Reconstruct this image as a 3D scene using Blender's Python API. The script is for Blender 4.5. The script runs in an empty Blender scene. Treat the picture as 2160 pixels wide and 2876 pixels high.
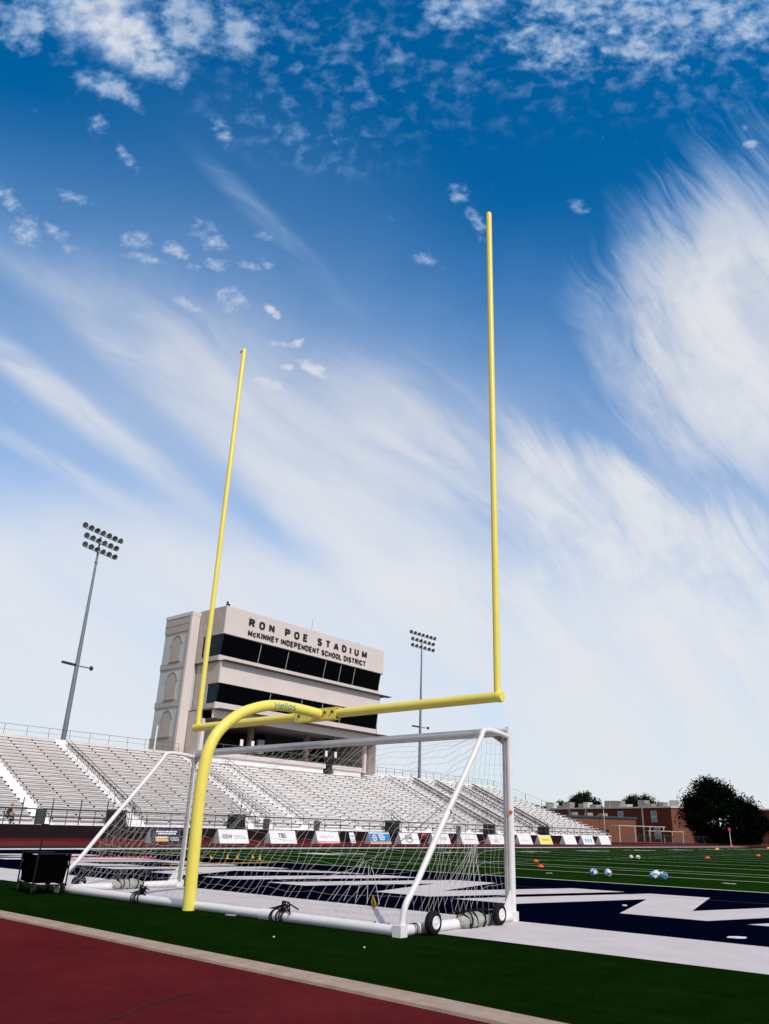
import bpy, math, random
from mathutils import Vector, Matrix, noise as mnoise

R = math.radians
random.seed(7)
scene = bpy.context.scene
COL = scene.collection

# ------------------------------------------------------------------ camera
YAW, PITCH, ROLL = R(-38.80079593), R(20.93411045), R(1.34349496)
CAM = Vector((9.5069, -9.4923, 1.0923))
FPX, PPX, PPY = 2084.895, 85.282, 98.640          # in pixels of the 2160 x 2876 photograph
fw = Vector((math.sin(YAW)*math.cos(PITCH), math.cos(YAW)*math.cos(PITCH), math.sin(PITCH)))
r0 = Vector((math.cos(YAW), -math.sin(YAW), 0)); u0 = r0.cross(fw)
rt = r0*math.cos(ROLL) + u0*math.sin(ROLL)
up = -r0*math.sin(ROLL) + u0*math.cos(ROLL)
cd = bpy.data.cameras.new("camera"); cam = bpy.data.objects.new("camera", cd); COL.objects.link(cam)
cam.matrix_world = Matrix(((rt.x, up.x, -fw.x, CAM.x), (rt.y, up.y, -fw.y, CAM.y), (rt.z, up.z, -fw.z, CAM.z), (0, 0, 0, 1)))
cd.sensor_fit = 'HORIZONTAL'; cd.sensor_width = 36.0; cd.lens = 36.0*FPX/2160
cd.shift_x = -PPX/2160; cd.shift_y = PPY/2160
cd.clip_start = 0.1; cd.clip_end = 6000
scene.camera = cam

# ------------------------------------------------------------------ sun
SUN_EL, SUN_AZ = R(42), R(106)          # azimuth measured from +Y towards +X
sd = Vector((math.sin(SUN_AZ)*math.cos(SUN_EL), math.cos(SUN_AZ)*math.cos(SUN_EL), math.sin(SUN_EL)))
sl = bpy.data.lights.new("sun", 'SUN'); sl.energy = 3.0; sl.angle = R(0.5); sl.color = (1.0, 0.925, 0.83)
so = bpy.data.objects.new("sun", sl); COL.objects.link(so)
so.rotation_euler = (-sd).to_track_quat('-Z', 'Y').to_euler(); so.location = (60, 20, 60)

scene.view_settings.view_transform = 'Standard'
scene.view_settings.look = 'None'
scene.view_settings.exposure = 0.0
scene.view_settings.gamma = 1.0
scene.view_settings.use_curve_mapping = False

# ------------------------------------------------------------------ sky (world)
world = bpy.data.worlds.new("World"); scene.world = world; world.use_nodes = True
nt = world.node_tree; nt.nodes.clear()
class NX:
    """small expression builder on a node tree"""
    def __init__(s, nt): s.nt = nt
    def n(s, t, **k):
        x = s.nt.nodes.new(t)
        for a, b in k.items(): setattr(x, a, b)
        return x
    def put(s, sock, v):
        if isinstance(v, (int, float, tuple, list)): sock.default_value = v
        else: s.nt.links.new(v, sock)
    def m(s, op, a, b=None, c=None, clamp=False):
        x = s.n('ShaderNodeMath', operation=op, use_clamp=clamp); s.put(x.inputs[0], a)
        if b is not None: s.put(x.inputs[1], b)
        if c is not None: s.put(x.inputs[2], c)
        return x.outputs[0]
    def add(s, a, b): return s.m('ADD', a, b)
    def sub(s, a, b): return s.m('SUBTRACT', a, b)
    def mul(s, a, b): return s.m('MULTIPLY', a, b)
    def mx(s, a, b): return s.m('MAXIMUM', a, b)
    def sat(s, a): return s.m('ADD', a, 0.0, clamp=True)
    def dot(s, v, c):
        x = s.n('ShaderNodeVectorMath', operation='DOT_PRODUCT'); s.put(x.inputs[0], v); s.put(x.inputs[1], tuple(c)); return x.outputs['Value']
    def xyz(s, a, b, c=0.0):
        x = s.n('ShaderNodeCombineXYZ'); s.put(x.inputs[0], a); s.put(x.inputs[1], b); s.put(x.inputs[2], c); return x.outputs[0]
    def smooth(s, v, a, b, lo=0.0, hi=1.0):
        x = s.n('ShaderNodeMapRange', interpolation_type='SMOOTHSTEP'); s.put(x.inputs[0], v)
        x.inputs[1].default_value = a; x.inputs[2].default_value = b; x.inputs[3].default_value = lo; x.inputs[4].default_value = hi
        return x.outputs[0]
    def noise(s, vec, scale, detail=6, rough=0.55, dist=0.0, lac=2.0):
        x = s.n('ShaderNodeTexNoise'); x.noise_dimensions = '3D'; s.put(x.inputs['Vector'], vec)
        x.inputs['Scale'].default_value = scale; x.inputs['Detail'].default_value = detail
        x.inputs['Roughness'].default_value = rough; x.inputs['Distortion'].default_value = dist
        x.inputs['Lacunarity'].default_value = lac
        return x.outputs['Fac']
    def mixc(s, f, a, b):
        x = s.n('ShaderNodeMix', data_type='RGBA'); s.put(x.inputs[0], f); s.put(x.inputs[6], a); s.put(x.inputs[7], b); return x.outputs[2]
W = NX(nt)
tc = W.n('ShaderNodeTexCoord').outputs['Generated']
sky = W.n('ShaderNodeTexSky', sky_type='NISHITA'); sky.sun_disc = False
sky.sun_elevation = SUN_EL; sky.sun_rotation = SUN_AZ
sky.air_density = 1.0; sky.dust_density = 0.6; sky.ozone_density = 2.2
# a chart of the sky about one fixed world direction (sx to the right, sy downwards)
SF = Vector((-0.5853, 0.7279, 0.3573)).normalized(); SR = Vector((0.7877, 0.6156, 0.0235)); SU = SR.cross(SF)
df = W.mx(W.dot(tc, SF), 0.12)
sx = W.m('MULTIPLY_ADD', W.m('DIVIDE', W.dot(tc, SR), df), 2.085, 1.165)
sy = W.m('MULTIPLY_ADD', W.m('DIVIDE', W.dot(tc, SU), df), -2.085, 1.537)
def streak(deg, sa, sc, seed, detail=7, rough=0.6, dist=0.4, warp=0.06):
    wv = W.n('ShaderNodeTexNoise'); wv.inputs['Scale'].default_value = 2.2; wv.inputs['Detail'].default_value = 3
    W.put(wv.inputs['Vector'], W.xyz(sx, sy, seed*3.1))
    sp = W.n('ShaderNodeSeparateColor'); W.put(sp.inputs[0], wv.outputs['Color'])
    x = W.m('MULTIPLY_ADD', W.sub(sp.outputs[0], 0.5), warp*2, sx); y = W.m('MULTIPLY_ADD', W.sub(sp.outputs[1], 0.5), warp*2, sy)
    c, s_ = math.cos(R(deg)), math.sin(R(deg))
    a = W.add(W.mul(x, c), W.mul(y, s_)); b = W.sub(W.mul(y, c), W.mul(x, s_))
    return W.noise(W.xyz(W.mul(a, sa), W.mul(b, sc), seed), 1.0, detail, rough, dist)
def blob(cx, cy, rx, ry, deg=0, soft=1.0, wob=0.0, wn=None):
    c, s_ = math.cos(R(deg)), math.sin(R(deg))
    x = W.sub(sx, cx); y = W.sub(sy, cy)
    a = W.mul(W.add(W.mul(x, c), W.mul(y, s_)), 1/rx); b = W.mul(W.sub(W.mul(y, c), W.mul(x, s_)), 1/ry)
    d = W.m('SQRT', W.add(W.mul(a, a), W.mul(b, b)))
    if wn is not None: d = W.add(d, W.mul(W.sub(wn, 0.5), wob))
    return W.smooth(d, 1.0+soft*0.5, 1.0-soft*0.5)
def maxall(l):
    o = l[0]
    for q in l[1:]: o = W.mx(o, q)
    return o
def sumall(l):
    o = l[0]
    for q in l[1:]: o = W.add(o, q)
    return o
wob = W.noise(W.xyz(sx, sy, 4.4), 3.0, 5, 0.55)
wob2 = W.noise(W.xyz(sx, sy, 8.1), 9.0, 6, 0.6)
s33 = streak(35, 0.9, 4.5, 1.7, 5, .5, .2, .05)
s33b = streak(34, 1.9, 10.0, 5.2, 7, 0.56, .7, .09)
s50 = streak(55, 1.9, 7.0, 9.1, 9, 0.62, 0.45, 0.08)
s50b = streak(50, 2.8, 18.0, 2.6, 8, 0.60, 0.9, 0.09)
puff = W.noise(W.xyz(sx, W.mul(sy, 1.25), 0.3), 6.0, 7, 0.55, 0.1)
puffs = W.noise(W.xyz(sx, W.mul(sy, 1.4), 7.7), 17.0, 6, 0.58, 0.15)
puff3 = W.noise(W.xyz(sx, W.mul(sy, 1.5), 2.2), 34.0, 5, 0.6, 0.15)
alto = W.noise(W.xyz(sx, W.mul(sy, 1.3), 3.3), 21.0, 4, 0.5, 0.15)
def cumu(l, soft_lo, soft_hi, n, k):
    """soft heap: density = sum of falloffs + noise, thresholded"""
    d = maxall([blob(a, b, c, d_, e, 1.7) for a, b, c, d_, e in l])
    return W.smooth(W.add(d, W.mul(W.sub(n, .5), k)), soft_lo, soft_hi)
# 1 heaps at the top left, mottled field along the top, puffs at the top right
m_tl = W.mul(cumu([(.26, .0, .17, .15, 40), (.37, .11, .12, .11, 50)], .30, 1.15, W.add(W.mul(puff, .55), W.mul(puffs, .45)), 1.9), .95)
m_tl2 = W.mul(cumu([(.06, .06, .09, .08, 0), (.52, .06, .12, .10, 50), (.30, .24, .10, .045, 25), (.45, .17, .10, .06, 30), (.66, .09, .10, .07, 40)], .42, 1.15, puffs, 1.7), .62)
m_tr = W.mul(cumu([(1.30, .01, .12, .08, 0), (1.72, .02, .36, .11, 6), (2.05, .05, .3, .10, 0), (1.55, .13, .14, .08, 20), (1.80, .14, .14, .06, 10)], .42, 1.40, puffs, 2.6), .68)
m_al = W.mul(W.mul(maxall([blob(.95, .15, .45, .17, 12, 1.5), blob(.85, .36, .25, .10, 15, 1.4), blob(1.75, .14, .6, .16, 0, 1.5)]), W.smooth(alto, .44, .84)), .42)
# 2 scattered small clouds
sm = [(.02, .56, .03, .07, -35), (.07, .65, .05, .05, 35), (.15, .65, .05, .022, 30), (.19, .695, .03, .014, 0), (.20, .55, .06, .018, 15), (.62, .37, .028, .055, -30), (.35, .44, .05, .02, 55), (.27, .35, .04, .03, 40),
      (.38, .67, .06, .03, 10), (.48, .70, .045, .03, 20), (.40, .72, .06, .018, 10), (.58, .66, .06, .04, 30), (.60, .74, .04, .022, 0), (.54, .748, .03, .012, 10), (.64, .84, .05, .04, 20), (.73, .66, .04, .013, 15), (.74, .74, .03, .016, 30),
      (1.19, .73, .05, .024, 20), (1.28, .545, .05, .035, 20), (1.33, .62, .025, .06, -30), (1.62, .58, .035, .022, 20), (.70, .745, .04, .014, 10),
      (2.11, .41, .03, .016, 0), (2.09, .36, .016, .012, -20), (.79, .965, .05, .012, 10), (.75, 1.08, .06, .02, 20), (.52, .855, .05, .016, 25)]
m_sm = W.mul(cumu(sm, .46, 1.60, W.add(W.mul(puff3, .6), W.mul(puffs, .4)), 3.0), .60)
m_sm2 = W.mul(cumu([(.87, 1.035, .045, .020, 25), (.83, .965, .022, .014, -10), (.76, .875, .032, .015, 38), (.80, 1.03, .02, .012, 0)], .42, 1.25, puff3, 1.8), .80)
# 3 long veil from upper left to lower middle
wq = W.mul(W.sub(wob, .5), .16)
lo = W.add(W.sub(sy, W.add(W.mul(sx, .88), .75)), wq)
hi = W.add(W.sub(sy, W.add(W.mul(sx, .36), .64)), wq)
veil = W.mul(W.mul(W.mul(W.smooth(hi, -.10, .44), W.smooth(lo, .08, -.07)), W.smooth(s33, .22, .70, .22, .82)), W.smooth(sx, 1.38, 1.0, .30, 1.0))
band = W.mul(W.mul(W.mul(W.mul(W.smooth(hi, -.10, .30), W.smooth(lo, .05, -.06)), W.smooth(s33b, .30, .78)), .55), W.smooth(sx, 1.35, 1.0, .3, 1.0))
haze_l = W.mul(blob(.20, .90, 1.10, .34, 24, 1.5), .26)
haze_g = W.smooth(W.add(sy, W.mul(W.sub(wob, .5), .3)), .55, 1.45, 0, .42)
haze_m = W.mul(blob(.85, .74, .55, .28, 30, 1.6), .12)
wisp = W.mul(W.mul(blob(.74, .62, .24, .030, 45, 1.5, .5, wob), W.smooth(s33b, .3, .7)), .30)
streak_l = W.mul(W.mul(blob(.20, 1.14, .40, .045, 37, 1.4, .6, wob), W.smooth(s33b, .20, .75)), .72)
streak_m = W.mul(W.mul(blob(.15, 1.30, .30, .025, 30, 1.5, .6, wob), W.smooth(s33b, .25, .62)), .40)
# 4 fans on the right
fan1 = W.mul(blob(2.22, .98, .50, .36, 18, .8, 1.6, s50), W.smooth(s50, .22, .62, .42, .95))
fanm = W.mul(blob(2.10, .85, .28, .40, 14, .9, 1.5, s50b), .50)
ed2 = W.add(W.sub(sy, W.add(W.mul(sx, .40), .545)), W.mul(W.sub(s50, .5), .36))         # below the feathered edge
fan2 = W.mul(W.mul(W.smooth(ed2, .0, .16), W.smooth(W.add(sx, W.mul(W.sub(s50, .5), .20)), 1.36, 1.50)), W.smooth(s50, .28, .62, .16, .93))
midv = W.mul(W.mul(blob(1.22, 1.26, .26, .16, 40, 1.4, .6, wob), W.smooth(s33b, .3, .7, .1, 1.0)), .50)
# 5 whitening towards the horizon
low = W.smooth(W.add(W.add(W.sub(sy, W.add(W.mul(blob(.82, 1.40, .30, .13, 32, 1.4), .12), W.mul(blob(1.9, 1.55, .5, .2, 20, 1.5), .10))), W.mul(W.sub(wob, .5), .14)), W.mul(sx, -.10)), 1.27, 1.54, 0, .95)
lowtex = W.mul(W.mul(low, W.add(1.0, W.mul(W.smooth(s33, .60, .30), W.smooth(sy, 2.5, 1.5, -.05, -.26)))), W.add(1.0, W.mul(W.mul(W.smooth(s50, .62, .36), W.smooth(sx, .9, 1.5)), W.smooth(sy, 2.3, 1.5, -.08, -.42))))
fluff = W.smooth(W.noise(W.xyz(W.mul(sx, 1.0), W.mul(sy, 1.0), 5.5), 9.0, 8, .62, .3), .25, .62, .62, 1.0)
fan1 = W.mul(fan1, fluff); fan2 = W.mul(fan2, fluff)
def over(l):                                                      # union of layers: 1 - prod(1 - m)
    o = W.sub(1.0, l[0])
    for q in l[1:]: o = W.mul(o, W.sub(1.0, q))
    return W.sub(1.0, o)
cl = over([m_tl, m_tl2, m_tr, m_al, m_sm, m_sm2, veil, band, haze_l, haze_g, haze_m, wisp, streak_l, streak_m, fan1, fanm, fan2, midv, lowtex])
# unseen rest of the sky: a veil whitened to neutralise the fill light
dome = W.m('MULTIPLY_ADD', W.smooth(W.noise(tc, 2.4, 7, 0.6, 0.6), .30, .66), .42, .52)
inview = W.smooth(W.dot(tc, SF), .45, .62)
cl = W.sat(W.add(W.mul(cl, inview), W.mul(dome, W.sub(1.0, inview))))
hs = W.n('ShaderNodeHueSaturation'); hs.inputs['Saturation'].default_value = 1.15; hs.inputs['Value'].default_value = 0.105
W.put(hs.inputs['Color'], sky.outputs[0])
tint = W.n('ShaderNodeMix', data_type='RGBA', blend_type='MULTIPLY'); tint.inputs[0].default_value = 1.0
W.put(tint.inputs[6], hs.outputs[0]); W.put(tint.inputs[7], W.mixc(W.smooth(sy, .25, 1.35), (.0, 1.04, 1.46, 1), (.26, 1.30, 1.75, 1)))
ccol = W.mixc(W.smooth(W.add(W.mul(cl, 1.0), W.mul(sy, .30)), .10, 1.15), (.34, .58, .92, 1), (.785, .800, .835, 1))
fin = W.mixc(W.mul(cl, .97), tint.outputs[2], W.mixc(inview, (.66, .65, .655, 1), ccol))
bg = W.n('ShaderNodeBackground'); W.put(bg.inputs[0], fin); bg.inputs[1].default_value = 1.0
wo = W.n('ShaderNodeOutputWorld'); nt.links.new(bg.outputs[0], wo.inputs[0])
world.cycles.sampling_method = 'MANUAL'; world.cycles.sample_map_resolution = 512

# ------------------------------------------------------------------ materials
MATS = {}
def mat(name, col, rough=0.6, metal=0.0, var=0.0, vscale=8.0, spec=0.35, bump=0.0, bscale=40.0, col2=None, detail=6, stretch=None, fn=None):
    if name in MATS: return MATS[name]
    m = bpy.data.materials.new(name); m.use_nodes = True; t = m.node_tree; b = t.nodes['Principled BSDF']
    b.inputs['Roughness'].default_value = rough; b.inputs['Metallic'].default_value = metal
    b.inputs['Specular IOR Level'].default_value = spec
    X = NX(t); tcx = X.n('ShaderNodeTexCoord').outputs['Object']
    geo = X.n('ShaderNodeNewGeometry').outputs['Position']
    v = geo
    if stretch:
        mp = X.n('ShaderNodeMapping'); mp.inputs['Scale'].default_value = stretch; X.put(mp.inputs['Vector'], geo); v = mp.outputs[0]
    c = tuple(col)+(1,)
    if var > 0 or col2:
        d = tuple(col2)+(1,) if col2 else tuple(max(0, x*(1-var)) for x in col)+(1,)
        f = X.noise(v, vscale, detail, 0.62)
        out = X.mixc(X.smooth(f, .32, .68), d, c)
        X.put(b.inputs['Base Color'], out)
    else:
        b.inputs['Base Color'].default_value = c
    if bump > 0:
        bn = X.n('ShaderNodeBump'); bn.inputs['Strength'].default_value = bump; bn.inputs['Distance'].default_value = 0.02
        X.put(bn.inputs['Height'], X.noise(v, bscale, 5, 0.6)); X.put(b.inputs['Normal'], bn.outputs[0])
    if fn: fn(X, b, geo)
    MATS[name] = m; return m

def turf_fn(X, b, geo, k=1.0):
    big = X.noise(geo, 0.35, 4, 0.6); fine = X.noise(geo, 45.0, 4, 0.75); mid = X.noise(geo, 3.2, 5, 0.65)
    sep = X.n('ShaderNodeSeparateXYZ'); X.put(sep.inputs[0], geo)
    st = X.noise(X.xyz(X.mul(sep.outputs[0], .5), X.mul(sep.outputs[1], 9.0), 0), 1.0, 4, .6)
    f = X.sat(X.add(X.add(X.mul(fine, 1.3), X.mul(mid, .55)), X.add(X.mul(big, .45), X.add(X.mul(st, .45), -.98))))
    fib = X.noise(X.xyz(X.mul(sep.outputs[0], 30), X.mul(sep.outputs[1], 75), 0), 1.0, 3, .7)
    c0 = X.mixc(X.smooth(f, .05, .85), (.0006*k, .0022*k, .0002*k, 1), (.0062*k, .0225*k, .0020*k, 1))
    c0 = X.mixc(X.mul(X.smooth(fib, .64, .76), .35), c0, (.022*k, .048*k, .011*k, 1))
    X.put(b.inputs['Base Color'], c0)
    b.inputs['Sheen Weight'].default_value = .045; b.inputs['Sheen Roughness'].default_value = .25; b.inputs['Sheen Tint'].default_value = (.10, .42, .06, 1)
    bn = X.n('ShaderNodeBump'); bn.inputs['Strength'].default_value = .8; bn.inputs['Distance'].default_value = .03
    X.put(bn.inputs['Height'], fine); X.put(b.inputs['Normal'], bn.outputs[0])
def track_fn(X, b, geo):
    g = X.noise(geo, 160.0, 3, .7); m_ = X.noise(geo, .7, 5, .6); k = X.noise(geo, 9.0, 4, .6)
    sep = X.n('ShaderNodeSeparateXYZ'); X.put(sep.inputs[0], geo)
    base = X.mixc(X.smooth(X.add(X.mul(m_, .7), X.mul(k, .3)), .3, .7), (.068, .0095, .0125, 1), (.108, .0155, .0185, 1))
    base = X.mixc(X.mul(X.smooth(g, .62, .75), .25), base, (.30, .09, .085, 1))
    X.put(b.inputs['Base Color'], base)
    b.inputs['Sheen Weight'].default_value = .12; b.inputs['Sheen Roughness'].default_value = .2; b.inputs['Sheen Tint'].default_value = (.95, .02, .02, 1)
    bn = X.n('ShaderNodeBump'); bn.inputs['Strength'].default_value = .35; bn.inputs['Distance'].default_value = .006
    X.put(bn.inputs['Height'], g); X.put(b.inputs['Normal'], bn.outputs[0])
def stain_fn(c1, c2, c3, sc=3.0):
    def f(X, b, geo):
        n1 = X.noise(geo, sc, 6, .65); n2 = X.noise(geo, sc*22, 4, .7)
        base = X.mixc(X.smooth(n1, .3, .7), tuple(c1)+(1,), tuple(c2)+(1,))
        X.put(b.inputs['Base Color'], X.mixc(X.mul(X.smooth(n2, .58, .74), .5), base, tuple(c3)+(1,)))
    return f
def brick_fn(c1, c2, mort):
    def f(X, b, geo):
        br = X.n('ShaderNodeTexBrick'); sep = X.n('ShaderNodeSeparateXYZ'); X.put(sep.inputs[0], geo)
        X.put(br.inputs['Vector'], X.xyz(X.add(sep.outputs[0], sep.outputs[1]), sep.outputs[2], 0))
        br.inputs['Color1'].default_value = tuple(c1)+(1,); br.inputs['Color2'].default_value = tuple(c2)+(1,); br.inputs['Mortar'].default_value = tuple(mort)+(1,)
        br.inputs['Scale'].default_value = 1.0; br.inputs['Brick Width'].default_value = .42; br.inputs['Row Height'].default_value = .16; br.inputs['Mortar Size'].default_value = .012
        n1 = X.noise(geo, .5, 5, .6)
        X.put(b.inputs['Base Color'], X.mixc(X.mul(n1, .4), br.outputs[0], tuple(x*.6 for x in c1)+(1,)))
    return f
def rib_fn(c1, c2):
    def f(X, b, geo):
        sep = X.n('ShaderNodeSeparateXYZ'); X.put(sep.inputs[0], geo)
        w = X.m('SINE', X.mul(sep.outputs[1], 26.0)); n1 = X.noise(X.xyz(X.mul(sep.outputs[1], 3), X.mul(sep.outputs[2], .6), 0), 1.0, 5, .6)
        X.put(b.inputs['Base Color'], X.mixc(X.sat(X.add(X.mul(w, .15), n1)), tuple(c1)+(1,), tuple(c2)+(1,)))
    return f

M_turf = mat('turf', (.01, .04, .005), .95, spec=.0, fn=turf_fn)
M_field = mat('brightened_field_turf', (.02, .07, .01), .95, spec=.0, fn=lambda X, b, g: turf_fn(X, b, g, 2.3))  # apron turf colours brightened, grazing-angle brightness put into the colour
M_track = mat('track_rubber', (.12, .015, .02), 1.0, spec=.0, fn=track_fn)
M_kerb = mat('kerb_concrete', (.42, .28, .24), .95, spec=.0, bump=.3, bscale=70, fn=stain_fn((.33, .235, .19), (.43, .32, .265), (.22, .15, .12), 4))
M_dirt = mat('outfield_ground', (.05, .06, .03), .95, var=.4, vscale=.05)
M_navy = mat('navy_turf', (.0010, .0018, .0115), .95, var=.45, vscale=40, spec=.0, bump=.4, bscale=60)
M_wturf = mat('white_turf', (.66, .60, .625), .95, spec=.0, bump=.7, bscale=90, fn=stain_fn((.60, .545, .55), (.67, .61, .615), (.46, .41, .42), 1.5))
M_line = mat('field_line', (.55, .60, .48), .95, var=.25, vscale=20, spec=.0)
M_num = mat('painted_number', (.62, .66, .60), .95, var=.3, vscale=6, spec=.0)
M_yel = mat('yellow_paint', (.80, .64, .085), .38, spec=.4, fn=stain_fn((.86, .71, .12), (.90, .75, .15), (.78, .60, .07), 7))
M_white = mat('white_paint', (.78, .74, .75), .4, spec=.4, fn=stain_fn((.74, .70, .71), (.80, .77, .78), (.60, .56, .56), 5))
M_alu = mat('aluminium_dull', (.42, .40, .40), .5, metal=.3, var=.2, vscale=6)
M_cord = mat('net_cord', (.46, .43, .42), .9, spec=.1)
M_black = mat('black_rubber', (.006, .006, .006), .7, var=.3, vscale=20, spec=.25)
M_strap = mat('black_strap', (.008, .008, .008), .8, spec=.2)
M_canvas = mat('grey_canvas', (.42, .41, .38), .9, var=.3, vscale=14, bump=.6, bscale=25)
M_bench = mat('bench_aluminium', (.72, .67, .68), .5, spec=.35, fn=stain_fn((.84, .81, .815), (.90, .87, .875), (.68, .64, .64), .8))
M_deck = mat('deck_aluminium', (.60, .55, .56), .6, spec=.3, fn=stain_fn((.76, .72, .72), (.86, .82, .82), (.58, .53, .53), .5))
M_bench2 = mat('dull_beige_bench', (.7, .64, .62), .6, spec=.3, fn=stain_fn((.69, .64, .63), (.79, .74, .73), (.50, .45, .44), .6))  # duller beige for the three leftmost sections
M_deck2 = mat('dull_beige_deck', (.6, .55, .53), .7, spec=.2, fn=stain_fn((.60, .555, .55), (.72, .675, .67), (.42, .38, .37), .4))
M_dark = mat('dark_steel', (.035, .035, .04), .5, var=.3, vscale=10)
M_rail = mat('railing_steel', (.085, .085, .095), .45, metal=.3, var=.3, vscale=8)
M_greypost = mat('galvanised_steel', (.22, .25, .28), .5, metal=.3, var=.2, vscale=3)
M_tan = mat('weathered_tan', (.42, .32, .27), .8, var=.3, vscale=8)
M_wall = mat('ribbed_brown_wall', (.035, .022, .024), .9, spec=.05, fn=rib_fn((.011, .007, .009), (.024, .015, .018)))
M_stucco = mat('pale_stucco', (.68, .59, .57), .9, spec=.1, fn=stain_fn((.66, .575, .555), (.70, .61, .59), (.60, .515, .495), .35))
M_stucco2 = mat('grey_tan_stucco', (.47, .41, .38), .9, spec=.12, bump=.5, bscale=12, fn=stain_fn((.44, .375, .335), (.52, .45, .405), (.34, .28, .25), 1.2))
M_tower = mat('light_grey_stucco', (.56, .56, .56), .9, spec=.12, var=.1, vscale=1.0)
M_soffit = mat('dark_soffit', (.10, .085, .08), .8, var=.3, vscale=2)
M_glass = mat('dark_window_glass', (.001, .0015, .003), .12, spec=.12, var=.3, vscale=1)
M_tglass = mat('teal_window_glass', (.001, .022, .036), .15, spec=.2, var=.6, vscale=.6)
M_mull = mat('mullion_metal', (.45, .45, .45), .5)
M_letter = mat('black_letter', (.018, .014, .014), .5)
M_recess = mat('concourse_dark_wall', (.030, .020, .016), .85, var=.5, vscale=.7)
M_brown = mat('brown_column', (.16, .10, .075), .8, var=.2, vscale=2)
M_paper = mat('white_board', (.82, .80, .82), .5, var=.04, vscale=2)
M_boardside = mat('board_side', (.42, .42, .47), .6, var=.15, vscale=3)
M_brick = mat('dark_red_brick', (.12, .025, .015), .9, spec=.1, fn=brick_fn((.15, .030, .016), (.115, .023, .013), (.15, .058, .04)))
M_brick2 = mat('sunlit_red_brick', (.30, .11, .07), .9, spec=.1, fn=brick_fn((.22, .080, .050), (.18, .062, .040), (.24, .12, .09)))  # same red brick, with the sunlit wall tone put into its colour
M_coping = mat('pale_coping', (.62, .60, .52), .7, var=.1, vscale=2)
M_teal = mat('teal_roof_trim', (.03, .07, .10), .5, var=.2, vscale=2)
M_hvac = mat('roof_unit_metal', (.36, .31, .29), .7, var=.25, vscale=1)
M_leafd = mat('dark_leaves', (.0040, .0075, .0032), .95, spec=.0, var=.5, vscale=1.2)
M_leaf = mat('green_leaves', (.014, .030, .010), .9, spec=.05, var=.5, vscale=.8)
M_bark = mat('bark', (.03, .022, .016), .9, var=.4, vscale=6)
M_orange = mat('orange_plastic', (.85, .09, .025), .5, var=.1, vscale=20)
M_amber = mat('amber_plastic', (.85, .45, .03), .5, var=.1, vscale=20)
M_red = mat('red_fabric', (.45, .012, .015), .7, var=.3, vscale=8)
M_pink = mat('red_disc_plastic', (.80, .06, .07), .5, var=.1, vscale=20)

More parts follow.
